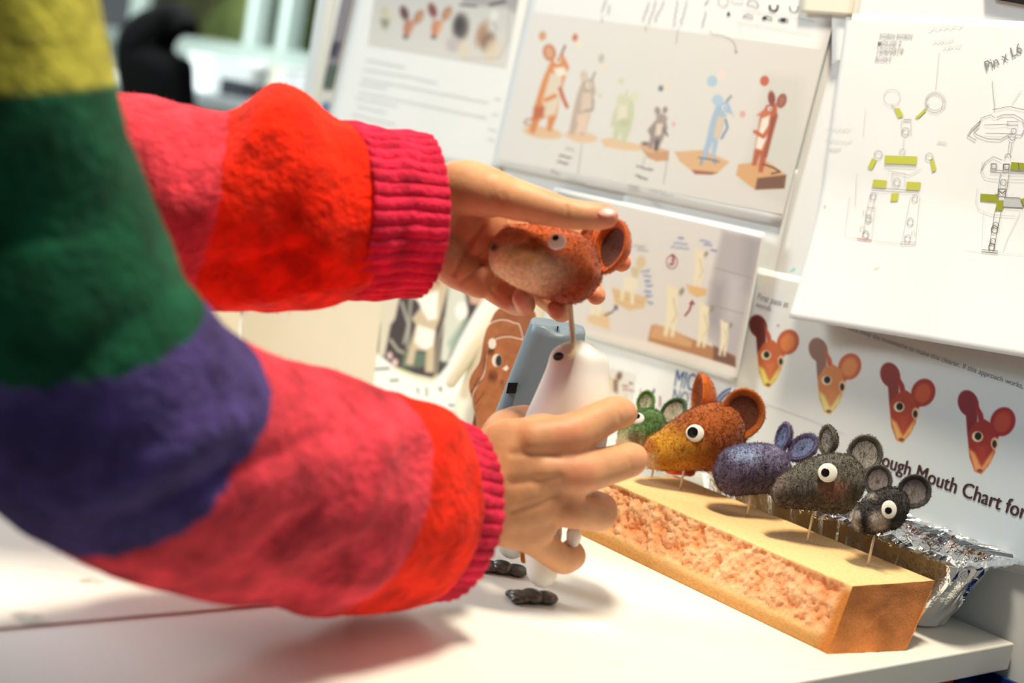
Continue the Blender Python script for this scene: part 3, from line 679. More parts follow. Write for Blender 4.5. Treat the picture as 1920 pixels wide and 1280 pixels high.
S.ink('pencil_line', [(q4([(1385, 900), (1400, 860), (1470, 835), (1500, 860)]), 1), (q4([(1480, 800), (1600, 775), (1720, 800)]), 1), (q4([(1420, 910), (1600, 905)]), .9), (q4([(1430, 970), (1640, 975)]), .9), (q4(rect(1590, 885, 1668, 915)), 1)], INK_MID)
S.ink('pencil_line', [(q4(cir(1636, 955, 19)), 1), (q4(arc(1625, 990, 24, 30, 0, 180)), 1.2), (q4([(1605, 1030), (1595, 1120)]), .8), (q4([(1625, 1030), (1612, 1120)]), .8), (q4(arc(1594, 1150, 22, 30, 180, 360)), 1.2), (q4([(1550, 1165), (1490, 1140), (1430, 1180), (1400, 1240)]), 1)], INK_MID)
for a in ([(765, 790), (800, 785), (835, 848), (795, 858)], [(915, 858), (990, 790), (1000, 805), (945, 860)], [(605, 1150), (640, 1165), (605, 1235), (572, 1222)], [(1025, 1160), (1050, 1150), (1072, 1240), (1042, 1252)], [(697, 1130), (932, 1138), (928, 1198), (695, 1190)]):
    S.ink('highlight_block', [(q4(a), None)], INK_OLIVE, 0.0008)
for a in ([(596, 136), (690, 145), (684, 198), (586, 190)], [(832, 152), (930, 158), (922, 212), (826, 208)], [(722, 235), (772, 232), (768, 290), (716, 292)]):
    S.ink('highlight_block', [(q5(a), None)], INK_OLIVE, 0.0008)
for a in ([(1352, 238), (1480, 246), (1470, 298), (1350, 288)], [(1470, 285), (1516, 285), (1508, 356), (1455, 355)], [(1570, 15), (1720, 25), (1720, 75), (1562, 68)], [(1636, 275), (1700, 260), (1700, 330), (1655, 322)]):
    S.ink('highlight_block', [(q5(a), None)], INK_OLIVE2, 0.0008)
S.ink('tone_block', [(q5([(1520, 262), (1630, 268), (1655, 335), (1512, 330)]), None)], plain('grey marker', (192, 196, 194), .7), 0.0007)
low = [([(585, 192), (735, 205), (925, 215)], 1.2), ([(580, 212), (740, 225), (922, 232)], .8), (cir(762, 155, 22, 28), 1.2), (rect(728, 95, 820, 185), .6), (cir(595, 255, 18, 26), 1.3), (cir(890, 270, 18, 26), 1.2), ([(620, 235), (560, 440)], .8), ([(575, 240), (520, 540)], .8), ([(610, 330), (585, 550)], .7), (cir(562, 415, 20, 26), 1.6), (cir(542, 525, 20, 26), 1.8), ([(550, 335), (605, 340)], 1),
       ([(925, 260), (895, 590)], .8), ([(860, 260), (800, 570)], .7), (cir(858, 435, 20, 28), 1.3), (cir(838, 553, 20, 26), 1.3), ([(430, 260), (395, 545), (480, 552)], .6), (rect(790, 578, 892, 598), .9), ([(480, 100), (470, 330)], .5), ([(600, 570), (790, 590)], .5), (rect(505, 470, 535, 505), .7), (rect(525, 360, 545, 395), .7), (rect(868, 500, 890, 535), .7)]
S.ink('pencil_line', [(q5(a), b) for a, b in low], INK_GREY)
S.ink('pencil_line', [(q5([(480, 553), (585, 566)]), 2.2)], plain('pink pencil', (196, 140, 146), .7))
bold = [(rect(1428, 28, 1464, 62), 1.8), (rect(1515, 30, 1555, 66), 2.2), ([(1425, 70), (1720, 88), (1720, 100), (1422, 84), (1425, 70)], 1), ([(1495, 95), (1478, 205)], 1), ([(1555, 100), (1538, 210)], 1), (cir(1515, 160, 20, 22), 1), (rect(1478, 205, 1530, 260), 2), ([(1482, 215), (1505, 238), (1528, 216)], 2), ([(1516, 262), (1630, 268), (1655, 330)], 1), ([(1512, 330), (1656, 340)], 1),
        ([(1455, 358), (1412, 630)], .9), ([(1500, 358), (1445, 635)], .9), (cir(1460, 460, 18, 22), 1.1), (cir(1452, 490, 22, 26), 1.6), (cir(1441, 575, 18, 22), 1.1), (cir(1432, 612, 21, 26), 1.6), ([(1365, 632), (1476, 642), (1474, 658), (1362, 648), (1365, 632)], 1.2), ([(1620, 20), (1625, 70)], 1.4), ([(1455, 240), (1480, 246)], 1)]
S.ink('pencil_line', [(q5(a), b) for a, b in bold], plain('black fineliner', (104, 106, 100), .6))
S.ink('pencil_line', [(q5(a), b) for a, b in [([(1370, 10), (1355, 70), (1385, 125), (1440, 135), (1700, 140)], 1.2), ([(1330, 200), (1320, 290), (1345, 350), (1430, 385), (1600, 395)], 1), ([(1375, 350), (1365, 610)], .7), ([(1630, 370), (1540, 560), (1515, 640)], .8), ([(1230, 630), (1500, 655), (1650, 665)], .6)]], INK_PALE)
S.ink('stray_mark', [(q5([(0, 790), (30, 758), (52, 765), (40, 790)]), None)], plain('mint ink', (150, 200, 190), .7))
S.ink('stray_mark', [(q5([(248, 322), (258, 320), (258, 332), (250, 332)]), None)], INK_GREY); S.ink('stray_mark', [(q5(scribble(600, 760, 640, 758, 16, 5, 2)), .8)], INK_OLIVE)

# -- second blank sheet behind the top of the drawing, tape, dark poster
S = Sheet(0.0062)
S.paper('backing_sheet', [(1560, -60), (2020, -40), (2010, 60), (1560, 120)], 'blank white sheet behind the top of the armature drawing', 'paper')
S = Sheet(0.0105)
S.paper('masking_tape', [(1503, -30), (1606, -18), (1598, 30), (1500, 24)], 'strip of translucent cream masking tape on the drawing corner', 'tape', 8, plain('masking tape', (232, 228, 208), .5))
S = Sheet(0.012)
S.paper('black_poster', [(1845, -120), (2100, -90), (2090, 40), (1850, -4)], 'black poster corner hanging above the armature drawing', 'poster', 8, plain('black paper', (22, 20, 22), .6))

# ------------------------------------------------------------------ sponge block
SP_TOP = 0.053
def make_sponge():
    nx = 210
    prof = []
    def seg(a, b, n):
        for i in range(n):
            t = i / n; prof.append((a[0] + (b[0] - a[0]) * t, a[1] + (b[1] - a[1]) * t))
    #  (y, z) section: front foot, front face, top, back, underside
    A_, B_, C_, D_ = (0.903, 0.0), (0.918, SP_TOP), (1.020, SP_TOP), (0.985, 0.0)
    seg(A_, B_, 46); seg(B_, C_, 40); seg(C_, D_, 16); seg(D_, A_, 16)
    pr = np.array(prof); m = len(pr)
    xs = np.linspace(-0.890, -0.604, nx)
    V = np.zeros((nx, m, 3))
    V[..., 0] = xs[:, None]; V[..., 1] = pr[None, :, 0]; V[..., 2] = pr[None, :, 1]
    # the near end is cut at a slant, its corners rubbed off
    e = np.clip((V[..., 0] + 0.66) / 0.063, 0, 1)
    V[..., 0] += e * ((V[..., 1] - 0.903) * 0.2 * (1 - .6 * V[..., 2] / SP_TOP) + V[..., 2] * -0.05)
    V = V.reshape(-1, 3)
    k = np.tile(np.arange(m), nx); front = (k < 46)
    zf = V[:, 2] / SP_TOP
    torn = np.where(front, np.clip((zf - 0.17) / 0.10, 0, 1) * np.clip((0.985 - zf) / 0.05, 0, 1), 0) * np.clip((-0.609 - V[:, 0]) / 0.008, 0, 1)
    d1 = fnoise(V * [1, 1, .8], 75, 1.0, 4); d2 = fnoise(V + 3.3, 220, 1.0, 3)
    dep = torn * (0.0036 * d1 + 0.0016 * d2 - 0.0018)
    V[:, 1] -= dep
    V[:, 2] += np.where(k >= 46, np.where(k < 86, fnoise(V, 40, 0.0006, 2), 0), 0)
    edge = np.clip((V[:, 0] + 0.603) / 0.012, 0, 1)
    V[:, 0] += edge * fnoise(V, 90, 0.0015, 2)
    tan, sal, org, foot = lin((243, 199, 138)), lin((252, 196, 146)), lin((244, 136, 66)), lin((206, 150, 84))
    c = np.tile(tan, (len(V), 1)); f_ = front.astype(float)[:, None]
    mixv = np.clip(0.42 - d1 * 0.75 - d2 * .3, 0, 1)[:, None]
    pat = np.clip(0.5 + snoise(V, 55) * .8, 0, 1)[:, None]
    tc = sal * (1 - mixv * .75) + org * mixv * .75; tc = tc * (0.92 + .16 * pat)
    t_ = torn[:, None]; c = c * (1 - t_) + tc * t_
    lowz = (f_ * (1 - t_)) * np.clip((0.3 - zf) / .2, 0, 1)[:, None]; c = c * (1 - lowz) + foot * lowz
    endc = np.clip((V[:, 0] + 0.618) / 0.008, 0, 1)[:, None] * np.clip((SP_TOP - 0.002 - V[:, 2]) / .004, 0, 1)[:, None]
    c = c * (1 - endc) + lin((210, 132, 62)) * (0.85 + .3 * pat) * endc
    Fq = grid_faces(nx, m, True)
    Vc, Fc, cc = [V], [Fq], [c]
    n = len(V); g = 24
    for i, sgn in ((0, -1), (nx - 1, 1)):
        A, B, D_, E_ = (V[i * m + k_] for k_ in (0, 46, 86, 102))
        u_ = np.linspace(0, 1, g)[:, None, None]; v_ = np.linspace(0, 1, g)[None, :, None]
        G = ((A * (1 - v_) + E_ * v_) * (1 - u_) + (B * (1 - v_) + D_ * v_) * u_).reshape(-1, 3)
        w2 = (np.sin(np.pi * u_) * np.sin(np.pi * v_)).reshape(-1) ** .5
        G[:, 0] += w2 * (fnoise(G, 45, .0022, 3) + .0006 * sgn)
        q_ = grid_faces(g, g) + n; n += g * g
        Vc.append(G); Fc.append(q_ if sgn > 0 else q_[:, ::-1])
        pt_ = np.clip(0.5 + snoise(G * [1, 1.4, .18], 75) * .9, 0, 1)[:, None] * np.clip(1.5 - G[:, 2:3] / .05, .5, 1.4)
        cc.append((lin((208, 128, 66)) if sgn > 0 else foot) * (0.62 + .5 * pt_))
    return np.concatenate(Vc), np.concatenate(Fc), np.concatenate(cc)
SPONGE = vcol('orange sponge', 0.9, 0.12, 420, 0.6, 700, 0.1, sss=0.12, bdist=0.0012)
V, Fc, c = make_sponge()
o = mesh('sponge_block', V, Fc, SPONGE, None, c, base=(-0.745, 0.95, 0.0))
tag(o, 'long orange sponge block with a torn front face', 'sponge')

# ------------------------------------------------------------------ foil tray
FOIL = foil_mat()
def make_tray():
    x0, x1, y0, y1 = -0.900, -0.576, 1.023, 1.120        # rim outline
    n = 240
    def rr(ix, iy, rad, z):
        """rounded rectangle inset by ix, iy"""
        a0, a1, b0, b1 = x0 + ix, x1 - ix, y0 + iy, y1 - iy
        per = []
        cs = [((a1 - rad, b0 + rad), -90), ((a1 - rad, b1 - rad), 0), ((a0 + rad, b1 - rad), 90), ((a0 + rad, b0 + rad), 180)]
        pts = []
        for (cx, cy), a in cs:
            for i in range(13):
                th = math.radians(a + i * 7.5); pts.append((cx + rad * math.cos(th), cy + rad * math.sin(th)))
        pts = np.array(pts + [pts[0]]); d = np.r_[0, np.cumsum(np.hypot(*np.diff(pts, axis=0).T))]
        t = np.linspace(0, d[-1], n, endpoint=False)
        return np.stack([np.interp(t, d, pts[:, 0]), np.interp(t, d, pts[:, 1]), np.full(n, z)], 1)
    hz = 0.071
    prof = [(0.004, 0.004, hz - .004), (0.0, 0.0, hz - .001), (0.0035, 0.0035, hz + .002), (0.011, 0.011, hz), (0.014, 0.014, hz - .003)]
    for s in np.linspace(0, 1, 12)[1:]: prof.append((0.014 + 0.028 * s, 0.014 + 0.013 * s, (hz - .003) * (1 - s) + 0.0025 * s))
    for s in (0.048, 0.056): prof.append((s, s - .014, 0.0015))
    V = []
    for k, (ix, iy, z) in enumerate(prof):
        r = rr(ix, iy, 0.024 - .002 * min(k, 5), z)
        if 4 <= k <= 15:
            s = (k - 4) / 11; cen = np.array([(x0 + x1) / 2, (y0 + y1) / 2, z])
            dd = r - cen; dd /= np.linalg.norm(dd, axis=1)[:, None] + 1e-9
            fl = np.sign(np.sin(np.arange(n) * 2 * np.pi * 26 / n)) * 0.0012 * math.sin(math.pi * min(1, s * 1.1 + .1))
            r = r + dd * (fl + fnoise(r * [1, 1, .22], 60, .0034, 2))[:, None]
        if k < 4: r = r + np.stack([fnoise(r + 1, 160, .0010, 2), fnoise(r + 2, 160, .0010, 2), fnoise(r + 3, 160, .0026, 2)], 1)
        V.append(r)
    V = np.concatenate(V); Fc = grid_faces(len(prof), n, True)
    base = np.arange((len(prof) - 1) * n, len(prof) * n)
    # flat floor
    Fl = [tuple(f) for f in Fc] + [tuple(base.tolist())]
    return V, Fl
V, Fl = make_tray()
o = mesh('foil_tray', V, Fl, FOIL, None, smooth=False, base=(-0.745, 1.06, 0.0))
m_ = o.modifiers.new('thickness', 'SOLIDIFY'); m_.thickness = 0.0004
tag(o, 'crinkled aluminium foil loaf tray behind the sponge', 'tray')

# ------------------------------------------------------------------ felt heads
def ear_vf(cen, nrm, up, ru, rv, thick=0.005, cup=0.35, n=30):
    """cupped ear disc: hollow front, rounded rim, domed back; inner patch returned apart"""
    a, b, nn = frame_from(nrm, up); cen = np.asarray(cen, float)
    th = np.linspace(0, 2 * np.pi, n, endpoint=False)
    rad = np.array([0.02, .4, .70, .80, .90, .97, 1.0, .97, .85, .6, .3, .02])
    hgt = np.array([-cup, -cup * .9, -cup * .62, -cup * .1, .05, .07, 0, -.14, -.32, -.55, -.7, -.75]) * min(ru, rv)
    hgt = hgt + np.r_[np.zeros(6), np.linspace(0, -thick, 6)]
    pinch = 1 - 0.28 * np.clip(-np.sin(th), 0, 1) ** 2
    V = cen + (rad[:, None] * np.cos(th) * ru * pinch)[..., None] * a + (rad[:, None] * np.sin(th) * rv)[..., None] * b + hgt[:, None, None] * nn
    inner = V[:3] + nn * 0.0003
    return (V.reshape(-1, 3), grid_faces(len(rad), n, True)), (inner.reshape(-1, 3), grid_faces(3, n, True))
def felt_colour(V, base, patches, mott=0.18, seed=0):
    c = np.tile(lin(base), (len(V), 1))
    X, Y = proj(V)
    for (px, py, rx, ry, col, soft, al) in patches:
        d = np.sqrt(((X - px) / rx) ** 2 + ((Y - py) / ry) ** 2)
        a = (np.clip((1 - d) / soft + .5, 0, 1) * al)[:, None]
        c = c * (1 - a) + lin(col) * a
    k = 1 + mott * snoise(V, 160, seed)[:, None] + mott * .7 * snoise(V, 420, seed + 5)[:, None]
    return np.clip(c * k, 0.002, .95)
def felt_head(name, label, root, stations, base_col, patches, ears, eyes, pin, fz=9000, fl=0.0028, seed=0, nz=0.0008):
    t = thing(name, root, label, 'felt head', 'felt mouse heads')
    V, Fc, _, _ = sweep_px(stations, 44, 36)
    N = outward(V, vnormals(V, Fc)); V = V + N * (fnoise(V, 120, nz, 3) + fnoise(V, 30, nz * 1.4, 2))[:, None]
    c = felt_colour(V, base_col, patches, seed=seed)
    hd = mesh('head', V, Fc, FELT, t, c); fuzz('wool_fuzz', V, Fc, c, fz * 2 // 3, fl * .9, 0.0001, FIBRE, hd); fuzz('wool_strand', V, Fc, c, fz, fl * 1.7, 0.00013, FIBRE, hd, 1.0, True)
    for (px, py, tt, nr, up, ru, rv, outer, inner, cup) in ears:
        k = tt / F
        (Ve, Fe), (Vi, Fi) = ear_vf(P(px, py, tt), nr, up, ru * k, rv * k, cup=cup)
        ce = felt_colour(Ve, outer, [], .2, seed + 2)
        er = mesh('ear', Ve, Fe, FELT, t, ce); fuzz('wool_fuzz', Ve, Fe, ce, fz // 3, fl * .8, 0.0001, FIBRE, er)
        ci = felt_colour(Vi, inner, [], .15, seed + 3); mesh('inner_ear', Vi, Fi, FELT, er, ci)
    for (px, py, tt, nr, ru, rv, (qx, qy), rp) in eyes:
        k = tt / F; a, b, nn = frame_from(nr)
        ce = P(px, py, tt)
        Ve, Fe = ellipsoid(ce, (a * ru * k, b * rv * k, nn * min(ru, rv) * k * .30), 28, 18)
        ew = mesh('eye', Ve, Fe, EYE_W, t)
        cp = ce + a * qx * ru * k + b * qy * rv * k + nn * min(ru, rv) * k * .235
        Vp, Fp = ellipsoid(cp, (a * rp * k, b * rp * k, nn * rp * k * .25), 20, 12); mesh('pupil', Vp, Fp, EYE_B, ew)
    for a_, b_ in pin:
        Vp, Fp, _, _ = sweep([a_, (np.array(a_) + b_) / 2, b_], [.0011] * 3, [.0011] * 3, 6, 8); mesh('pin', Vp, Fp, PIN, t)
    return t
BR = on_z(1275, 917, SP_TOP); tb = depth(BR)
def pin_from(basep, up_px):
    b = np.array(basep); top = b + (up_px * depth(b) / F) * np.array([0, 0, 1.0])
    return [(b + [0, 0, -0.012], top)]
V1 = camvec(0, 0, 1)
# big brown head
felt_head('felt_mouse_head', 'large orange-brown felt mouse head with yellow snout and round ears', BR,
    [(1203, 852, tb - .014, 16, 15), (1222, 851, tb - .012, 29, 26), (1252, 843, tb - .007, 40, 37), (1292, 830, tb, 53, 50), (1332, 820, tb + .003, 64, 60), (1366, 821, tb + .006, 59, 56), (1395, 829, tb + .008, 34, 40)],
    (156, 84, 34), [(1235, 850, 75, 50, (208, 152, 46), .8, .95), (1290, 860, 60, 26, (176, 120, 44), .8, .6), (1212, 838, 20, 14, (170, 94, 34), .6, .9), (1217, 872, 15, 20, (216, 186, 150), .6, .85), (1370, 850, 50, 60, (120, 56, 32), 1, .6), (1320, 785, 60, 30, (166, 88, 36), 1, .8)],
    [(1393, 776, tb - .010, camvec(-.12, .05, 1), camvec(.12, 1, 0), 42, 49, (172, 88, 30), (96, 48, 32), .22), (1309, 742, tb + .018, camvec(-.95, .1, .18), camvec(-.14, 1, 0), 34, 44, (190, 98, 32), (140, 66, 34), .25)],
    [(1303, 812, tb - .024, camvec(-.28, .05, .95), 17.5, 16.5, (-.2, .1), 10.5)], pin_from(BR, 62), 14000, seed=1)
# green head behind it
GR = on_z(1222, 893, SP_TOP); GR[1] = min(GR[1], 1.006); tg = depth(GR) 
felt_head('felt_mouse_head', 'small green felt mouse head with pale cream snout', GR,
    [(1158, 842, tg - .012, 18, 18), (1178, 832, tg - .01, 30, 28), (1200, 812, tg - .004, 38, 36), (1222, 796, tg, 34, 34), (1240, 788, tg + .006, 20, 24)],
    (96, 126, 72), [(1175, 845, 48, 36, (212, 190, 150), .7, .95), (1225, 790, 40, 30, (98, 132, 80), 1, .8)],
    [(1210, 755, tg + .006, camvec(-.35, .1, .9), camvec(.25, 1, 0), 17, 24, (112, 142, 62), (214, 206, 180), .25), (1261, 772, tg + .002, camvec(-.3, .2, .9), camvec(.8, .8, 0), 22, 32, (92, 120, 84), (200, 190, 170), .25)],
    [(1195, 784, tg - .030, camvec(-.3, .25, .9), 13.5, 10.5, (0, .35), 6)], pin_from(GR, 45), 8000, seed=4)
# blue grey head
BL = on_z(1400, 966, SP_TOP); tl_ = depth(BL)
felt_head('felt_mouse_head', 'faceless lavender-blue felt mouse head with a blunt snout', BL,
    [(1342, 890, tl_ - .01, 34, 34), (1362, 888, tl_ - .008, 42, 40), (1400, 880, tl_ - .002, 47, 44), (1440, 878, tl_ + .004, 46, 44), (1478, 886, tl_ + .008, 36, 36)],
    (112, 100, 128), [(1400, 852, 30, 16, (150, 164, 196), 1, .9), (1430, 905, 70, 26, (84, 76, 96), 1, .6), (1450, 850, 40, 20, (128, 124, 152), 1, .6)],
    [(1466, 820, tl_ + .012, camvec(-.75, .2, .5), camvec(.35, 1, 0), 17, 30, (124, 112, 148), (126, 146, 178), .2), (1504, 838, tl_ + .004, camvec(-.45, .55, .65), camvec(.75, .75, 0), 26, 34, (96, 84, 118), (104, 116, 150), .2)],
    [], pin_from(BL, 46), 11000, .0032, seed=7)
# mid grey head
GY = on_z(1513, 1016, SP_TOP); ty = depth(GY)
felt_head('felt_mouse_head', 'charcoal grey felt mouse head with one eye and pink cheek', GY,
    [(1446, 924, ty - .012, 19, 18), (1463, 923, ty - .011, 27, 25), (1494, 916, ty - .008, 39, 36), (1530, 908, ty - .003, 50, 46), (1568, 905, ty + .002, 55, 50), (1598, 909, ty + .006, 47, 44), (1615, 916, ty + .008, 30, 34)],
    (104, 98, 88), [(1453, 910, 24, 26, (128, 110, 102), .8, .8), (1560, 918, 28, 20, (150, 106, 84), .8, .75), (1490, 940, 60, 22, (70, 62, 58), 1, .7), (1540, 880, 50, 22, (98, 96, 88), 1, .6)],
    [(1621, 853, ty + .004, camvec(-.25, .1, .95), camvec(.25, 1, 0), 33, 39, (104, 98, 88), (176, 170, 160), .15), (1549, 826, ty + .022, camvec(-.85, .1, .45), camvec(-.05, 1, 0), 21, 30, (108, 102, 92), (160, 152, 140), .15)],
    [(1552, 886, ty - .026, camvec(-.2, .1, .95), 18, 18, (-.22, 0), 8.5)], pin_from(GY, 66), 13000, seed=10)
# little dark head
SM = on_z(1627, 1060, SP_TOP); ts = depth(SM)
felt_head('felt_mouse_head', 'smallest dark grey felt mouse head with white cheeks nearest the tray end', SM,
    [(1604, 974, ts - .012, 16, 16), (1614, 974, ts - .010, 24, 22), (1636, 966, ts - .006, 34, 32), (1662, 954, ts, 40, 38), (1684, 950, ts + .004, 34, 34), (1698, 952, ts + .006, 20, 24)],
    (62, 58, 56), [(1646, 978, 18, 16, (196, 184, 176), .6, .9), (1606, 975, 8, 22, (190, 180, 168), .6, .8), (1634, 930, 10, 6, (180, 170, 160), .8, .6), (1620, 980, 12, 10, (44, 40, 40), .8, .7)],
    [(1714, 922, ts + .002, camvec(-.2, .1, .95), camvec(.5, .9, 0), 31, 34, (70, 66, 64), (132, 122, 122), .2), (1646, 902, ts + .008, camvec(-.3, .1, .95), camvec(.15, 1, 0), 26, 32, (84, 80, 76), (146, 136, 134), .2)],
    [(1667, 955, ts - .026, camvec(-.15, .1, .95), 14, 17, (-.1, -.1), 7)], pin_from(SM, 62), 9000, .0024, seed=13)
# scrap of red felt behind the brown head
sc = on_z(1272, 905, SP_TOP); tsx = depth(sc) + .03
V, Fc, _, _ = sweep_px([(1238, 886, tsx, 11), (1262, 889, tsx, 17), (1288, 892, tsx - .005, 17), (1302, 897, tsx - .01, 12)], 22, 20)
V = V + outward(V, vnormals(V, Fc)) * fnoise(V, 130, .002, 3)[:, None]; c = felt_colour(V, (222, 92, 48), [], .25, 3)
lowest = V[:, 2].min(); V[:, 2] += SP_TOP - lowest + 0.0002
o = mesh('felt_scrap', V, Fc, FELT, None, c, base=V.mean(0)); tag(o, 'lump of orange-red felt lying behind the brown head', 'felt scrap')

# ------------------------------------------------------------------ held head
HT = 1.078
hh = felt_head('felt_mouse_head', 'rust-brown felt mouse head with cream muzzle held in the raised hand', P(1045, 490, HT),
    [(917, 462, HT - .006, 26, 24), (932, 466, HT - .006, 42, 38), (965, 474, HT - .004, 56, 50), (1010, 487, HT, 66, 60), (1055, 500, HT + .002, 68, 62), (1090, 512, HT + .004, 62, 58), (1128, 522, HT + .006, 34, 38)],
    (176, 84, 36), [(925, 475, 52, 46, (238, 212, 172), .8, .9), (985, 516, 78, 38, (244, 224, 186), .7, .95), (950, 440, 50, 22, (190, 104, 50), .8, .8), (975, 482, 42, 18, (224, 186, 112), .8, .7), (988, 466, 34, 6, (140, 88, 44), .8, .8), (926, 464, 8, 7, (60, 40, 40), .8, .9), (1085, 540, 60, 40, (150, 62, 26), 1, .6), (1100, 470, 60, 30, (140, 64, 30), 1, .6)],
    [(1143, 462, HT - .002, camvec(-.66, .2, .62), camvec(.30, 1, 0), 42, 54, (190, 88, 28), (84, 42, 28), .32), (1098, 448, HT + .034, camvec(-.7, .3, .4), camvec(.1, 1, 0), 26, 34, (196, 92, 34), (190, 96, 40), .25)],
    [(1044, 453, HT - .028, camvec(-.15, .25, .93), 18, 16, (-.1, .35), 6.5)], [], 12000, .0022, seed=17)

# ------------------------------------------------------------------ white puppet body on the desk
F1, F2 = on_z(1000, 1128), on_z(944, 1074)
pb = thing('puppet_body', (F1 + F2) / 2, 'headless white puppet body with metal feet gripped in the lower hand', 'puppet')
CLAY = plain('white modelling clay', (244, 241, 234), 0.5, nz=.02, nscale=30, bump=.1, bscale=60, sss=.1)
BT = 1.095
V, Fc, _, _ = sweep_px([(1092, 637, BT, 34, 36), (1088, 660, BT, 52, 48), (1083, 700, BT, 60, 56), (1074, 750, BT, 71, 66), (1062, 800, BT + .001, 80, 72), (1044, 860, BT + .004, 84, 74), (1026, 920, BT + .007, 78, 70), (1008, 965, BT + .01, 62, 58), (1002, 990, BT + .012, 40, 44)], 48, 32)
bd = mesh('body', V, Fc, CLAY, pb)
hole = P(1047, 668, BT - .0245)
Vh, Fh = ellipsoid(hole, (camvec(1, .2, 0) * .0042, camvec(-.2, 1, .5) * .0036, camvec(0, .5, 1) * .0012), 16, 10); mesh('hole', Vh, Fh, EYE_B, bd)
CREAM = plain('cream cord', (228, 208, 170), .6)
V, Fc, _, _ = sweep([P(1062, 672, BT - .028), P(1074, 664, BT - .026), P(1075, 640, BT - .012), P(1071, 600, BT - .010), P(1068, 560, BT - .012)], [.0022] * 5, [.0022] * 5, 24, 10); mesh('neck_wire', V, Fc, CREAM, pb)
STEEL = plain('gunmetal foot plate', (96, 90, 84), .35, .8)
for Fp, hip, tt in ((F1, (1020, 960), 1.09), (F2, (968, 960), 1.125)):
    hipw = P(hip[0], hip[1], tt); ank = Fp + [0.0, 0.004, 0.012]
    V, Fc, _, _ = sweep([hipw, hipw * .5 + ank * .5, ank + [0, 0, .008], ank], [.0165, .0135, .0115, .0105], [.0165, .0135, .0115, .0105], 24, 20); lg = mesh('leg', V, Fc, CLAY, pb)
    a = np.array([-0.62, -0.78, 0]) if Fp is F2 else np.array([-0.35, -0.93, 0]); s_ = np.array([a[1], -a[0], 0])
    ft = []
    for u, w_, hgt in ((-.010, .0095, .0046), (.002, .0105, .0052), (.0115, .010, .0042)):
        ft.append(ellipsoid(Fp + a * u + [0, 0, hgt * .9], (a * .0095, s_ * w_, np.array([0, 0, hgt])), 16, 10))
    for u in (-.007, .007):
        ft.append(ellipsoid(Fp + a * .016 + s_ * u + [0, 0, .003], (a * .0055, s_ * .0042, np.array([0, 0, .003])), 12, 8))
    V, Fc = join(ft); V[:, 2] = np.maximum(V[:, 2], 0.0002); mesh('foot', V, Fc, STEEL, pb)
V, Fc, _, _ = sweep_px([(1072, 985, 1.08, 11), (1076, 1005, 1.078, 14), (1070, 1026, 1.078, 10)], 16, 14); mesh('puppet_paw', V, Fc, CLAY, pb)
V, Fc, _, _ = sweep_px([(986, 1002, 1.13, 9), (984, 1030, 1.128, 8), (982, 1056, 1.124, 6)], 16, 12); mesh('tail', V, Fc, plain('orange felt tail', (206, 110, 30), .9), pb)

# ------------------------------------------------------------------ blue-grey block, cream figure, bird cut-out, standing cards
BLUEG = plain('blue grey paint', (110, 128, 140), .42, nz=.06, nscale=14, bump=.15, bscale=30)
def make_block():
    tt = 1.25
    def ring(cxy, hw, hd, z, n=40, notch=0):
        th = np.linspace(0, 2 * np.pi, n, endpoint=False)
        k = (np.abs(np.cos(th)) ** 5 + np.abs(np.sin(th)) ** 5) ** (-1 / 5.)
        a = np.array([RIGHT[0], RIGHT[1], 0]); a /= np.linalg.norm(a); b = np.array([FWD[0], FWD[1], 0]); b /= np.linalg.norm(b)
        zz = z - notch * np.clip(1 - ((np.cos(th) * k - .05) / .55) ** 2, 0, 1) * (np.sin(th) < .2)
        return np.array([cxy[0], cxy[1], 0]) + (k * np.cos(th) * hw)[:, None] * a + (k * np.sin(th) * hd)[:, None] * b + np.stack([0 * th, 0 * th, zz], 1)
    top = P(1046, 612, tt)
    foot = np.array([top[0], top[1], 0]) - np.array([RIGHT[0], RIGHT[1], 0]) * .012
    V = []
    for s in np.linspace(0, 1, 26):
        cxy = foot * (1 - s) + np.array([top[0], top[1], 0]) * s
        V.append(ring(cxy, .048 * (1 - s) + .0245 * s, .034 * (1 - s) + .030 * s, top[2] * s, notch=.003 if s > .98 else 0))
    for s, dz in ((.94, .0018), (.8, .0025), (.5, .0012), (.05, .0)):
        V.append(ring(top, .0245 * s, .030 * s, top[2] + dz, notch=.005))
    m = len(V); V = np.concatenate(V)
    return V, grid_faces(m, 40, True), foot, top
V, Fc, foot, top = make_block()
bb = thing('painted_block', foot, 'tall blue-grey painted block with a small square hole behind the white puppet', 'block')
mesh('block_body', V, Fc, BLUEG, bb)
hp = P(960, 727, 1.224)
fa = camvec(1, 0, 0) * .0042; fb = camvec(.2, 1, 0) * .0046
V = np.array([hp + sx * fa + sy * fb - FWD * dz for dz in (0.004, -.012) for sx, sy in ((-1, -1), (1, -1), (1, 1), (-1, 1))])
mesh('square_hole', V, [(0, 1, 2, 3), (4, 7, 6, 5), (0, 4, 5, 1), (1, 5, 6, 2), (2, 6, 7, 3), (3, 7, 4, 0)], EYE_B, bb, smooth=False)

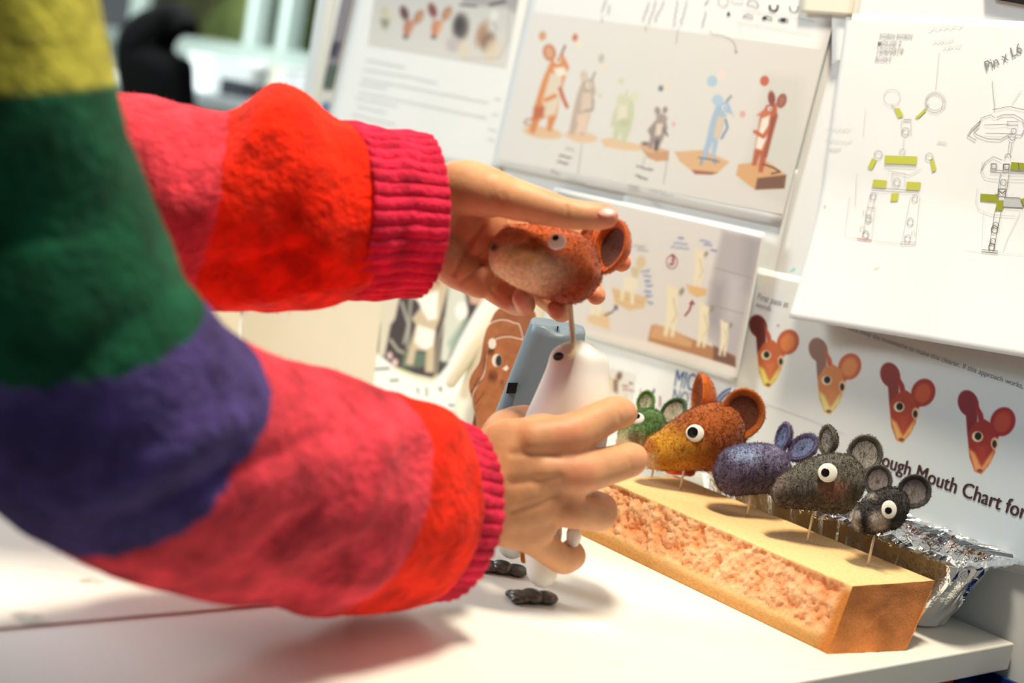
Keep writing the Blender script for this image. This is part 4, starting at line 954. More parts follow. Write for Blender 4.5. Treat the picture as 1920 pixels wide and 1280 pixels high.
CREAMC = plain('cream plasticine', (232, 226, 204), .55, nz=.04, nscale=12, bump=.08, bscale=40)
ct = 1.42
cf = thing('cream_figure', on_z(900, 866), 'unpainted cream figure with a long hanging arm behind the bird cut-out', 'figurine')
fz_ = on_z(900, 866)
V, Fc, _, _ = sweep([fz_ + [0, 0, .0], fz_ + [0.004, 0, .03], P(925, 760, depth(fz_)), P(955, 640, depth(fz_) - .005), P(985, 545, depth(fz_) - .01), P(1000, 480, depth(fz_) - .012)], [.040, .042, .040, .033, .024, .016], [.036, .038, .036, .03, .022, .015], 44, 32); V[:, 2] = np.maximum(V[:, 2], .0003)
mesh('body', V, Fc, CREAMC, cf)
td = depth(fz_) - .012
V, Fc, _, _ = sweep_px([(962, 540, td, 14), (930, 590, td, 17), (895, 640, td - .004, 16), (866, 684, td - .006, 13), (848, 712, td - .006, 11), (842, 728, td - .006, 8)], 34, 18); mesh('arm', V, Fc, CREAMC, cf)

# bird cut-out: three overlapping layers of card
BIRD = vcol('brown crayon print', .8, .18, 90, .15, 300, 0, .2)
WHITE_CARD = plain('white card edge', (240, 236, 226), .7)
bt = depth(on_z(930, 905))
bfoot = on_z(925, 905)
bc = thing('bird_cutout', on_z(930, 900), 'brown crayon bird cut-outs layered on card behind the blue-grey block', 'cut-out')
def card(name, outline, t0, lean, mat, parent, thick=.0012, colour=None):
    a = np.array(outline, float); tt = t0 + (a[:, 1].max() - a[:, 1]) * lean
    A_ = P(a[:, 0], a[:, 1], tt); B_ = A_ + FWD * thick; n = len(a)
    V = np.concatenate([A_, B_]); Fl = [tuple(range(n))[::-1], tuple(range(n, 2 * n))] + [(i, (i + 1) % n, n + (i + 1) % n, n + i) for i in range(n)]
    col = None
    if colour is not None: col = felt_colour(V, colour, [], .12, 2)
    return mesh(name, V, Fl, mat, parent, col, smooth=False)
def smooth_outline(pts, n=60):
    a = np.array(pts + pts[:1], float); d = np.arange(len(a))
    x = np.linspace(0, len(a) - 1, n, endpoint=False); return smooth_outline_i(a, x)
def smooth_outline_i(a, x):
    p = np.concatenate([a[-2:-1], a, a[1:2]]); k = np.floor(x).astype(int); s = (x - k)[:, None]
    p0, p1, p2, p3 = p[k], p[k + 1], p[k + 2], p[k + 3]
    return 0.5 * (2 * p1 + (p2 - p0) * s + (2 * p0 - 5 * p1 + 4 * p2 - p3) * s ** 2 + (3 * p1 - p0 - 3 * p2 + p3) * s ** 3)
q7 = tf(.2813, 600, 440)
outs = [([(1145, 560), (1190, 495), (1270, 468), (1350, 470), (1420, 500), (1440, 640), (1400, 1400), (1060, 1400), (1080, 900), (1100, 700)], (156, 102, 72)),
        ([(1095, 680), (1130, 600), (1210, 570), (1290, 590), (1340, 640), (1390, 1000), (1380, 1400), (1010, 1420), (1030, 1180), (995, 1010), (1010, 930), (1065, 840)], (166, 108, 74)),
        ([(1115, 790), (1150, 715), (1220, 685), (1300, 690), (1380, 740), (1420, 1000), (1380, 1420), (1060, 1450), (1045, 1230), (1020, 1130), (1030, 1040), (1095, 930)], (172, 110, 72))]
for k, (ol, cc_) in enumerate(outs):
    so = smooth_outline(q7(ol)); so = so - 0
    big = so + (so - so.mean(0)) / (np.linalg.norm(so - so.mean(0), axis=1)[:, None] + 1e-9) * 1.8
    cd = card('card_layer', big, bt - .006 * k, 0.00004, WHITE_CARD, bc)
    card('crayon_print', so, bt - .006 * k - .0009, 0.00004, BIRD, cd, .0006, cc_)
def disc(name, cx, cy, rx, ry, t0, mat, parent):
    x, y = cx * .2813 + 600, cy * .2813 + 440
    return card(name, np.array(arc(x, y, rx * .2813, ry * .2813, 0, 345, 23)), t0, 0, mat, parent, .0005)
disc('printed_eye', 1148, 725, 26, 36, bt - .0085, WHITE_CARD, bc)
disc('printed_eye', 1180, 838, 34, 44, bt - .0150, WHITE_CARD, bc); disc('printed_pupil', 1192, 838, 20, 36, bt - .0160, INK_DARK, bc)
card('printed_beak', np.array(q7([(1215, 892), (1245, 868), (1258, 890), (1240, 908)])), bt - .0152, 0, WHITE_CARD, bc, .0005)
for ln in ([(1000, 1050), (1080, 960)], [(1030, 1130), (1095, 1045)], [(1020, 1010), (1060, 950)]):
    (x0, y0), (x1, y1) = q7(ln); card('wing_stroke', np.array([(x0, y0), (x0 + 1.4, y0 + 1.2), (x1 + .8, y1 + .8), (x1, y1)]), bt - .0153, 0, INK_TITLE, bc, .0004)
# a foot that keeps the cut-out upright
bx = on_z(925, 905); 
fV, fF = box_vf(bx[0] - .03, bx[0] + .03, bx[1] - .012, bx[1] + .02, 0, .006); mesh('card_foot', fV, fF, WHITE_CARD, bc, smooth=False)
V, Fc, _, _ = sweep([bx + [0, 0, .004], P(945, 800, bt + .006), P(960, 690, bt + .006)], [.003] * 3, [.003] * 3, 12, 8); mesh('card_stay', V, Fc, WHITE_CARD, bc)

# illustrated card standing on the desk
def stand_card(name, bl, br, tl, tr, back, label, cat, mat, thick=.002):
    A_ = np.array([P(tl[0], tl[1], depth(on_z(*bl)) + back), P(tr[0], tr[1], depth(on_z(*br)) + back), on_z(*br), on_z(*bl)])
    nn = np.cross(A_[1] - A_[0], A_[3] - A_[0]); nn /= np.linalg.norm(nn); nn = nn if nn @ FWD > 0 else -nn
    V = np.concatenate([A_, A_ + nn * thick])
    o = mesh(name, V, [(3, 2, 1, 0), (4, 5, 6, 7), (0, 1, 5, 4), (1, 2, 6, 5), (2, 3, 7, 6), (3, 0, 4, 7)], mat, None, smooth=False, base=A_[2:].mean(0))
    tag(o, label, cat)
    return o, A_, nn
o, A_, nn = stand_card('illustration_card', (617, 728), (905, 812), (702, 455), (1000, 520), .035, 'standing card with a forest picture of pale animals behind the hands', 'illustration', plain('white card', (236, 236, 232), .6))
nu, nv = 170, 170
u = np.linspace(0, 1, nu)[:, None, None]; v = np.linspace(0, 1, nv)[None, :, None]
V = ((A_[0] * (1 - v) + A_[1] * v) * (1 - u) + (A_[3] * (1 - v) + A_[2] * v) * u).reshape(-1, 3) - nn * .0006
pp = Painter(*proj(V)); pp.frame(.2813, 600, 440); pp.fill((232, 232, 230))
def forest(p):
    dk_, dg_ = (66, 58, 60), (96, 118, 108)
    p.poly([(240, 100), (560, 60), (700, 80), (1060, 300), (1060, 460), (920, 700), (840, 880), (770, 960), (640, 930), (500, 880), (400, 800), (300, 720), (150, 720), (180, 560)], dk_, 2)
    p.poly([(560, 120), (700, 230), (640, 320), (560, 300)], (70, 100, 90), 2); p.poly([(150, 720), (190, 580), (250, 440), (300, 430), (280, 600), (210, 740)], (84, 110, 98), 2)
    p.ell(600, 235, 42, 46, 0, (176, 190, 178), 2); p.line([(620, 290), (600, 500), (585, 760)], 22, (150, 146, 140), 2); p.line([(545, 450), (590, 600), (560, 720)], 18, (170, 166, 156), 2)
    p.line([(470, 700), (520, 770), (600, 800)], 18, (176, 170, 152), 2); p.poly([(560, 780), (760, 780), (760, 880), (540, 890)], (96, 112, 96), 4)
    cr = (208, 200, 182)
    p.poly([(300, 420), (540, 380), (500, 560), (470, 600), (430, 810), (385, 805), (400, 600), (390, 540), (350, 560), (310, 640), (290, 750), (275, 740), (310, 540)], cr, 2); p.poly([(320, 420), (370, 420), (330, 580), (295, 575)], (206, 184, 160), 3)
    p.poly([(310, 590), (345, 590), (300, 730), (275, 740)], (176, 184, 196), 3, .8)
    p.poly([(700, 250), (820, 290), (860, 330), (800, 560), (770, 640), (760, 920), (700, 915), (710, 770), (640, 770), (620, 870), (570, 860), (610, 700), (640, 600), (610, 560), (690, 460), (610, 420), (650, 330)], (194, 178, 152), 2)
    p.poly([(640, 420), (790, 370), (780, 560), (720, 570), (680, 500)], (238, 236, 228), 2.5); p.poly([(650, 600), (770, 640), (750, 740), (700, 770), (630, 720)], (236, 234, 226), 2.5)
    p.poly([(650, 320), (720, 255), (840, 300), (800, 360), (640, 385)], (196, 160, 130), 3)
    p.line([(697, 280), (705, 305)], 12, (50, 66, 60)); p.line([(775, 305), (785, 325)], 12, (50, 66, 60))
    p.poly([(860, 330), (960, 340), (980, 460), (950, 600), (900, 700), (850, 850), (800, 840), (830, 560)], (202, 206, 194), 2.5); p.ell(945, 510, 42, 62, 0, (236, 234, 228), 2.5); p.poly([(985, 370), (1110, 400), (1060, 470), (1000, 460)], (200, 164, 142), 3); p.poly([(850, 720), (960, 560), (1000, 560), (880, 800)], (146, 168, 156), 4, .8)
    p.poly([(160, 700), (260, 710), (360, 780), (300, 770)], (214, 196, 186), 3); p.ell(465, 805, 18, 24, 0, (222, 190, 186), 2); p.ell(500, 850, 20, 24, 0, (226, 196, 192), 2)
    p.line([(500, 885), (640, 950), (740, 970), (775, 940)], 18, (206, 204, 160), 2); p.line([(775, 940), (790, 700), (830, 560)], 8, (216, 206, 180), 2)
    for ln, wd in (([(115, 830), (170, 850), (240, 860), (310, 860)], 14), ([(170, 850), (205, 888)], 10), ([(230, 850), (270, 805)], 12), ([(335, 898), (460, 890)], 14), ([(470, 972), (520, 968)], 14), ([(650, 1020), (655, 1055)], 10), ([(710, 1020), (712, 1075)], 10), ([(805, 870), (850, 858)], 12), ([(800, 1020), (805, 1035)], 18), ([(860, 1135), (920, 1140)], 14)):
        p.line(ln, wd, (70, 98, 86), 1.2)
forest(pp)
mesh('printed_picture', V, grid_faces(nu, nv), PRINT, o, np.clip(lin(pp.c) / lin((238,) * 3) * .86, 0, .95), smooth=False)
ECRU = plain('ecru card', (222, 215, 194), .7, nz=.03, nscale=5)
stand_card('ecru_panel', (440, 740), (690, 800), (470, 420), (725, 470), .02, 'blank ecru card panel standing between the two arms', 'card', ECRU, .003)
stand_card('ecru_panel', (300, 728), (437, 742), (330, 420), (467, 425), .03, 'narrower ecru card panel beside the blank ecru one, mostly hidden by sleeves', 'card', plain('dull ecru card', (212, 204, 182), .7, nz=.03, nscale=5), .003)

# ------------------------------------------------------------------ the person: two arms reaching in from a seated figure
pn = thing('person', (-0.92, 0.10, -0.73), 'person in a striped fuzzy sweater holding a felt head and a white puppet body', 'person')
def finger(j, r):
    """joints (px, py, depth), radii in mm"""
    a = np.array(j, float); W = P(a[:, 0], a[:, 1], a[:, 2]); r = np.array(r) / 1000.
    # densify so the bends stay at the joints
    d = np.r_[0, np.cumsum(np.linalg.norm(np.diff(W, axis=0), axis=1))]
    x = np.unique(np.r_[d, np.linspace(0, d[-1], 12)])
    Wd = np.stack([np.interp(x, d, W[:, i]) for i in range(3)], 1); rd = np.interp(x, d, r)
    Ws = Wd.copy(); Ws[1:-1] = (Wd[:-2] + Wd[1:-1] * 2 + Wd[2:]) / 4
    V, Fc, _, _ = sweep(Ws, rd, rd, 34, 18, side=np.array([.13, .31, .94]))
    return V, Fc
def blob(px, py, t, a, b, c_, ang=0.0):
    """ellipsoid: half sizes in mm along (in-plane direction at ang), (in-plane normal), depth"""
    th = math.radians(ang); e1 = camvec(math.cos(th), math.sin(th), 0); e2 = camvec(-math.sin(th), math.cos(th), 0)
    return ellipsoid(P(px, py, t), (e1 * a / 1000, e2 * b / 1000, FWD * c_ / 1000), 24, 16)
# raised (left) hand: palm towards the window, thumb over the felt head
LH = [finger([(560, 385, 1.02), (680, 392, 1.045), (780, 400, 1.07), (840, 410, 1.085)], [32, 29, 27, 26]),
      blob(850, 402, 1.090, 42, 33, 14, -14), blob(905, 440, 1.104, 42, 34, 13, -28), blob(930, 470, 1.112, 36, 34, 11, -32),
      finger([(815, 350, 1.075), (880, 352, 1.062), (960, 372, 1.048)], [20, 21, 17]),                                   # ball of the thumb
      finger([(900, 352, 1.060), (965, 374, 1.046), (1065, 401, 1.036), (1120, 406, 1.036), (1160, 406, 1.040)], [18, 15.5, 11.5, 10.5, 7.5]),   # thumb
      finger([(900, 385, 1.105), (985, 405, 1.130), (1085, 440, 1.150), (1146, 474, 1.132), (1174, 499, 1.108)], [13, 11.5, 9.8, 8.8, 7.6]),      # index
      finger([(910, 430, 1.110), (990, 460, 1.138), (1070, 505, 1.152), (1108, 538, 1.135), (1122, 560, 1.108)], [13, 11.5, 9.8, 8.8, 7.6]),      # middle
      finger([(890, 470, 1.108), (965, 515, 1.130), (1030, 562, 1.132), (1056, 586, 1.112), (1040, 577, 1.084)], [12, 11, 9.6, 8.8, 8.2]),        # ring
      finger([(860, 490, 1.100), (920, 540, 1.112), (965, 572, 1.112), (988, 574, 1.094), (972, 550, 1.074)], [11, 10, 8.6, 8.0, 7.4]),           # little
      finger([(800, 455, 1.080), (860, 505, 1.094), (925, 545, 1.106)], [18, 16, 11])]                                    # heel of the hand
# lower (right) hand: back towards the camera, fingers round the puppet
RH = [finger([(620, 905, .925), (740, 905, .975), (850, 905, 1.01), (920, 905, 1.035)], [31, 30, 28, 27]),
      blob(965, 895, 1.040, 42, 44, 15, -6), blob(1015, 880, 1.046, 38, 42, 13, -4), blob(950, 960, 1.046, 40, 26, 14, -20), blob(990, 850, 1.042, 40, 26, 13, 8),
      finger([(960, 830, 1.038), (1068, 815, 1.045), (1155, 772, 1.068), (1172, 775, 1.100), (1130, 785, 1.132)], [17, 15.5, 13.2, 11, 8.5]),       # index
      finger([(980, 880, 1.038), (1085, 888, 1.045), (1180, 862, 1.068), (1190, 858, 1.098), (1150, 858, 1.132)], [17, 16, 13.6, 11.2, 9]),     # middle
      finger([(980, 935, 1.042), (1065, 955, 1.052), (1128, 968, 1.075), (1134, 950, 1.102), (1108, 935, 1.132)], [15, 14, 12, 10.4, 8.6]),           # ring
      finger([(950, 985, 1.046), (1010, 1015, 1.056), (1055, 1052, 1.068), (1078, 1044, 1.088), (1066, 1018, 1.106)], [14, 12.5, 10.8, 9.6, 8]),  # little
      finger([(930, 840, 1.045), (945, 805, 1.070), (962, 790, 1.110), (985, 782, 1.142), (1020, 790, 1.158)], [18, 15, 12, 10.5, 9])]            # thumb, far side
def remesh(name, parts, voxel, mat, parent):
    V, Fc = join(parts)
    tmp = mesh(name + '_tmp', V, Fc, None, parent)
    m = tmp.modifiers.new('r', 'REMESH'); m.mode = 'VOXEL'; m.voxel_size = voxel
    s = tmp.modifiers.new('s', 'SMOOTH'); s.factor = 0.5; s.iterations = 9
    dg = bpy.context.evaluated_depsgraph_get(); dg.update()
    me = bpy.data.meshes.new_from_object(tmp.evaluated_get(dg))
    bpy.data.objects.remove(tmp)
    me.name = name
    n = len(me.vertices); W = np.zeros(n * 3); me.vertices.foreach_get('co', W); W = W.reshape(-1, 3) + ROOT[parent.name]
    return me, W
org = ROOT[pn.name]
# one continuous body: trunk, shoulders and both arms down to the fingertips
shR, shL = P(-85, -260, .70), np.array([-1.115, 0.170, 0.40])
elR, elL = P(150, 800, .765), np.array([-1.02, 0.335, 0.235])
trunk = [sweep([(-0.915, -0.02, -0.24), (-0.915, -0.01, 0.0), (-0.915, 0.01, .22), (-0.915, 0.06, .38), (-0.915, 0.09, .47)], [.16, .15, .165, .17, .07], [.11, .10, .11, .10, .06], 40, 32, side=(0, 1, 0))[:2],
         sweep([(-0.915, .08, .40), shR], [.07, .055], [.07, .055], 16, 20)[:2], sweep([(-0.915, .08, .40), shL], [.07, .055], [.07, .055], 16, 20)[:2],
         sweep([shR, P(40, 350, .725), elR], [.040, .038, .036], [.040, .038, .036], 24, 20)[:2], sweep([elR, P(620, 905, .925)], [.040, .032], [.040, .032], 24, 20)[:2],
         sweep([shL, elL], [.052, .040], [.052, .040], 24, 20)[:2], sweep([elL, P(560, 385, 1.02)], [.040, .033], [.040, .033], 24, 20)[:2]]
me, W = remesh('body', LH + RH + trunk, 0.0019, SKIN, pn)
XW, YW_ = proj(W); DW = (W - C) @ FWD
no = np.zeros(len(W) * 3); me.vertices.foreach_get('normal', no); no = no.reshape(-1, 3)
facing = (no @ FWD) < -0.15
def crease(pts, t0, t1, wd, amp):
    global W
    a = np.array(pts, float); dm = np.full(len(W), 1e9)
    for p, r in zip(a[:-1], a[1:]):
        e = r - p; k = np.clip(((XW - p[0]) * e[0] + (YW_ - p[1]) * e[1]) / (e @ e), 0, 1)
        dm = np.minimum(dm, np.hypot(XW - p[0] - k * e[0], YW_ - p[1] - k * e[1]))
    g_ = np.exp(-(dm / wd) ** 2) * facing * (DW > t0) * (DW < t1)
    W = W - no * (g_ * amp)[:, None]
for cp, wd, amp in (([(905, 425), (884, 452), (852, 515)], 4, .0022), ([(925, 470), (890, 510), (865, 530)], 3.5, .0018), ([(944, 362), (950, 385), (958, 415)], 4, .0004), ([(805, 385), (850, 440), (880, 455)], 9, .0022), ([(930, 555), (918, 535), (925, 520)], 3, .0014), ([(1062, 385), (1066, 430)], 3, .0008), ([(1004, 580), (1000, 560)], 3.5, .0014)):
    crease(cp, 1.0, 1.125, wd, amp)
for cp, wd, amp in (([(960, 905), (1010, 900), (1050, 895)], 9, .0016), ([(960, 850), (1010, 850), (1045, 855)], 8, .0012), ([(960, 960), (1010, 945), (1040, 930)], 8, .0016), ([(1150, 752), (1164, 790)], 3, .0007), ([(1176, 842), (1186, 886)], 3, .0007)):
    crease(cp, .98, 1.09, wd, amp)
me.vertices.foreach_set('co', (W - ROOT[pn.name]).astype(np.float32).ravel()); me.update()
c = np.tile(lin((218, 160, 116)), (len(W), 1))
skin_tints = [((1160, 406, 1.03), .016, (226, 128, 104)), ((1176, 500, 1.100), .018, (244, 112, 80)), ((1122, 560, 1.10), .016, (232, 126, 96)), ((1042, 577, 1.078), .016, (206, 110, 96)), ((972, 548, 1.07), .016, (208, 124, 104)),
        ((900, 470, 1.09), .030, (190, 122, 88)), ((960, 530, 1.09), .022, (206, 132, 108)), ((1070, 812, 1.03), .014, (224, 146, 110)), ((1086, 888, 1.03), .014, (220, 142, 106)), ((1060, 950, 1.04), .014, (196, 126, 88)), ((980, 780, 1.14), .018, (232, 146, 110)), ((1196, 866, 1.07), .016, (232, 160, 116)), ((1172, 770, 1.08), .016, (234, 160, 116))]  # palm hollow browned as painted shade
for (px, py, t), rr_, cc_ in skin_tints:
    d = np.linalg.norm(W - P(px, py, t), axis=1); a = np.exp(-(d / rr_) ** 2)[:, None] * .85; c = c * (1 - a) + lin(cc_) * a
at_ = me.color_attributes.get('Col') or me.color_attributes.new('Col', 'FLOAT_COLOR', 'POINT')
c4 = np.ones((len(W), 4), np.float32); c4[:, :3] = c; at_.data.foreach_set('color', c4.ravel())
me.polygons.foreach_set('use_smooth', np.ones(len(me.polygons), bool)); me.materials.clear(); me.materials.append(SKIN)
bo = bpy.data.objects.new('body', me); COL.objects.link(bo); bo.parent = pn
NAIL = plain('fingernail', (232, 168, 150), .3, spec=.5)
def nail(px, py, t, direction, nrm, ln, wd):
    n_ = camvec(*nrm); d_ = camvec(*direction); d_ = d_ - n_ * (d_ @ n_); d_ /= np.linalg.norm(d_); s_ = np.cross(n_, d_)
    V, Fc = ellipsoid(P(px, py, t), (d_ * ln / 1000, s_ * wd / 1000, n_ * .0016), 18, 10)
    mesh('fingernail', V, Fc, NAIL, bo)
nail(1138, 398, 1.0275, (1, -.05, 0), (0.05, .6, .8), 7.5, 5.0)
nail(1083, 1050, 1.0775, (.6, .3, -.6), (.7, -.5, .3), 4.0, 3.2)

# sweater: stripes are knitted in, one colour after another down the sleeve
YEL, GRN, PUR, PNK, RED, CUF = (178, 172, 66), (14, 76, 50), (74, 60, 118), (216, 62, 76), (240, 40, 10), (214, 36, 70)
def stripes(u, bands):
    c = np.zeros((len(u), 3))
    for a, col in bands: c[u >= a] = lin(col)
    return c
def sleeve(name, st, nr, bands, bumps, nz, fzn, parent, dark=None):
    V, Fc, u, th = sweep_px(st, nr, 96, False, False)
    N = outward(V, vnormals(V, Fc))
    X, Y = proj(V); d = fnoise(V, 14, nz, 2) + fnoise(V, 45, nz * .35, 2)
    for (px, py, rx, ry, rot, amp) in bumps:
        t_ = math.radians(rot); dx, dy = X - px, Y - py
        uu = (dx * math.cos(t_) + dy * math.sin(t_)) / rx; vv = (-dx * math.sin(t_) + dy * math.cos(t_)) / ry
        d = d + amp * np.exp(-uu ** 2 - vv ** 2)
    V = V + N * d[:, None]
    c = stripes(u - .026 * np.cos(th) * (u > .3), bands)
    k = 1 + .24 * snoise(V, 60, 11)[:, None] + .24 * snoise(V, 120, 3)[:, None] + .18 * snoise(V, 260, 8)[:, None]; c = np.clip(c * k, .001, .95)
    o = mesh(name, V, Fc, KNIT, parent, c)
    m = o.modifiers.new('thickness', 'SOLIDIFY'); m.thickness = .003; m.offset = -1
    fuzz('mohair_fuzz', V, Fc, c, fzn, .0052, .00012, FIBRE, o, 1.1)
    return o, V, u
def cuff(name, st, parent, ribs):
    mod = lambda u, th: 1 + .020 * np.sign(np.sin(th * ribs)) * np.abs(np.sin(th * ribs)) ** .6 + .012 * np.sin(u * 9 + th * 3)
    V, Fc, u, th = sweep_px(st, 26, ribs * 8, False, False, mod)
    V = V + outward(V, vnormals(V, Fc)) * fnoise(V, 60, .0012, 2)[:, None]
    c = np.tile(lin(CUF), (len(V), 1)) * (1 + .15 * snoise(V, 120, 4)[:, None])
    o = mesh(name, V, Fc, KNIT, parent, np.clip(c, 0, .95))
    m = o.modifiers.new('thickness', 'SOLIDIFY'); m.thickness = .0035; m.offset = -1
    fuzz('mohair_fuzz', V, Fc, c, 14000, .0028, .00012, FIBRE, o)
    return o
# sleeve of the lower (near) arm
stR = [(-90, -330, .70, 190), (-50, -150, .70, 180), (5, 60, .70, 168), (30, 240, .71, 190), (64, 420, .73, 222), (100, 595, .74, 248), (180, 742, .765, 260), (300, 836, .805, 242), (445, 888, .86, 228), (580, 916, .91, 214), (660, 932, .945, 206), (732, 945, .972, 190), (782, 950, .989, 170)]
aR = np.array(stR); W_ = P(aR[:, 0], aR[:, 1], aR[:, 2]); dR = np.r_[0, np.cumsum(np.linalg.norm(np.diff(W_, axis=0), axis=1))]; dR /= dR[-1]
uat = lambda x: float(np.interp(x, np.arange(len(dR)), dR))
slR, VR, uR = sleeve('sleeve', stR, 190, [(0, YEL), (uat(2.6), GRN), (uat(5.15), PUR), (uat(6.75), PNK), (uat(9.5), RED)],
    [(600, 1060, 150, 30, -32, -.006), (520, 1000, 120, 22, -30, -.005), (700, 880, 22, 120, 20, .005), (400, 900, 260, 26, -22, -.006), (330, 850, 200, 30, -28, .005), (640, 1100, 120, 30, -25, .006), (780, 860, 30, 60, 0, -.006), (815, 820, 40, 60, 0, .006), (200, 640, 200, 30, -38, -.005)], .0030, 40000, bo)
slR['label'] = 'striped mohair sleeve of the near arm'
cuff('cuff', [(757, 946, .986, 172), (785, 950, .994, 168), (812, 954, 1.002, 163), (834, 957, 1.009, 158)], slR, 44)
# sleeve of the raised (far) arm
stL = [(-420, 260, .985, 190), (-300, 290, .98, 190), (-100, 330, .97, 186), (120, 352, .975, 180), (260, 372, .985, 188), (380, 386, .995, 178), (500, 388, 1.008, 190), (590, 396, 1.02, 176), (640, 399, 1.026, 160), (662, 401, 1.03, 152)]
aL = np.array(stL); W_ = P(aL[:, 0], aL[:, 1], aL[:, 2]); dR = np.r_[0, np.cumsum(np.linalg.norm(np.diff(W_, axis=0), axis=1))]; dR /= dR[-1]
slL, VL, uL = sleeve('sleeve', stL, 170, [(0, GRN), (uat(1.2), PUR), (uat(3.2), PNK), (uat(5.15), RED)],
    [(525, 205, 70, 70, 0, .013), (440, 225, 40, 90, 30, -.007), (430, 330, 14, 140, 32, .004), (620, 240, 30, 60, 0, -.003), (540, 430, 60, 80, 10, -.010), (470, 500, 160, 25, -12, -.008), (520, 545, 160, 14, -10, .005), (610, 470, 40, 40, 0, .006), (380, 480, 80, 60, 0, -.006)], .0034, 40000, bo)
slL['label'] = 'striped mohair sleeve of the raised arm'
cuff('cuff', [(632, 396, 1.024, 158), (680, 400, 1.034, 153), (730, 402, 1.044, 148), (782, 405, 1.054, 144)], slL, 40)
# sweater trunk and shoulders (outside the picture)
V, Fc, u, th = sweep([(-0.915, -0.02, -0.24), (-0.915, -0.01, -.1), (-0.915, 0.0, .1), (-0.915, 0.03, .28), (-0.915, 0.08, .40), (-0.915, 0.085, .47)], [.185, .18, .185, .21, .19, .075], [.135, .125, .135, .14, .12, .065], 60, 48, False, False, (0, 1, 0))
c = stripes(u, [(0, RED), (.15, PNK), (.3, PUR), (.5, GRN), (.68, YEL), (.85, RED)])
sw = mesh('sweater_trunk', V, Fc, KNIT, bo, c)
for s_, stx, elx in ((1, shR, P(-90, -330, .70)), (-1, shL, P(-420, 260, .985))):
    V, Fc, u, _ = sweep([(-0.915 + s_ * .10, .08, .40), stx, (stx + elx) / 2, elx], [.085, .078, .068, .066], [.085, .078, .068, .066], 30, 40, False, False, side=(.2, 1, .1)); mesh('sweater_shoulder', V, Fc, KNIT, bo, stripes(u, [(0, RED), (.4, YEL if s_ > 0 else GRN)]))

# ------------------------------------------------------------------ below the desk
CR = plain('navy plastic', (10, 52, 120), .35)
cb = thing('storage_crate', (-0.56, 1.06, -0.20), 'navy blue plastic crate below the desk corner', 'crate')
x0, x1, y0, y1, z0, z1 = -0.598, -0.42, 1.066, 1.119, -0.20, -0.030
for n_, b_ in (('crate_side', (x0, x1, y0, y0 + .004, z0, z1)), ('crate_side', (x0, x1, y1 - .004, y1, z0, z1)), ('crate_side', (x0, x0 + .004, y0 + .004, y1 - .004, z0, z1)), ('crate_side', (x1 - .004, x1, y0 + .004, y1 - .004, z0, z1)), ('crate_floor', (x0 + .004, x1 - .004, y0 + .004, y1 - .004, z0, z0 + .004)), ('rim', (x0 - .002, x1 + .004, y0 - .005, y0, z1 - .008, z1 + .0))):
    bevel(mesh(n_, *box_vf(*b_), CR, cb, smooth=False), .001)
du = thing('drawer_unit', (-0.70, 0.85, -0.73), 'bright red drawer unit under the desk edge', 'drawers')
REDP = plain('orange red lacquer', (235, 48, 14), .4)
box('cabinet_body', -0.90, -0.582, 0.66, 1.056, -0.73, -0.025, REDP, du, .002)
for z in (-.245, -.475, -.705):
    d_ = box('drawer', -0.583, -0.575, 0.668, 1.050, z, z + .215, REDP, du, .001); box('handle', -0.575, -0.567, 0.81, 0.89, z + .1, z + .115, FRAME, d_, .001)
st_ = thing('shelf_bracket', (-0.5, 1.05, -0.73), 'pale metal stand carrying the navy crate', 'stand')
box('stand_top', -0.598, -0.42, 1.064, 1.119, -0.215, -0.2005, FRAME, st_, .001)
for x in (-.57, -.45): box('leg', x - .01, x + .01, 1.08, 1.10, -.73, -.215, FRAME, st_, .001)

# stained white sheet lying on the desk under the near arm
e0, e1 = on_z(-40, 1178), on_z(560, 1136)
V, Fl = box_vf(-1.25, (e0[0] + e1[0]) / 2, .235, .62, .0002, .0016)
m_, nt, b = new_mat('stained work board'); b.inputs['Roughness'].default_value = .5
tcn = nt.nodes.new('ShaderNodeTexCoord'); n1 = nt.nodes.new('ShaderNodeTexNoise'); n1.inputs['Scale'].default_value = 16; n1.inputs['Detail'].default_value = 4
rp = nt.nodes.new('ShaderNodeValToRGB'); rp.color_ramp.elements[0].position = .33; rp.color_ramp.elements[0].color = L4((176, 176, 160)); rp.color_ramp.elements[1].position = .42; rp.color_ramp.elements[1].color = L4((238, 234, 222))
nt.links.new(tcn.outputs['Object'], n1.inputs['Vector']); nt.links.new(n1.outputs['Fac'], rp.inputs['Fac']); nt.links.new(rp.outputs['Color'], b.inputs['Base Color'])
o = mesh('work_board', V, Fl, m_, None, smooth=False, base=(-1.0, .43, 0)); tag(o, 'thin white work board with grey stains under the near elbow', 'board')

# ------------------------------------------------------------------ far end of the studio, out of focus
yw = 3.45
def bgp(px, py, y): return on_y(px, py, y)
zs = float(bgp(450, 118, yw)[2]); zst = float(bgp(450, 84, yw)[2])
WALLC = plain('pale grey green wall', (168, 180, 172), .8)
o = box('wall_far', -11, -3.2, yw, yw + .15, -.73, zs, WALLC); tag(o, kind='structure')
o = box('trim_2', -11, -3.2, yw - .05, yw + .15, zs, zst, plain('grey window sill', (160, 172, 165), .6)); tag(o, kind='structure')
MULL = plain('white window frame', (190, 204, 196), .5)
wn = thing('window_1', (-6, yw, zst), None, None, kind='structure')
for px in (255, 480, 542, 700):
    x = float(bgp(px, 40, yw)[0]); box('mullion', x - .035, x + .035, yw - .03, yw + .06, zst, zst + 1.3, MULL, wn)
box('transom', -11, -3.2, yw - .03, yw + .06, zst + 1.3, zst + 1.4, MULL, wn)
m_, nt, b = new_mat('window glass'); b.inputs['Transmission Weight'].default_value = 1.0; b.inputs['Roughness'].default_value = 0.0; b.inputs['IOR'].default_value = 1.02; b.inputs['Specular IOR Level'].default_value = .1
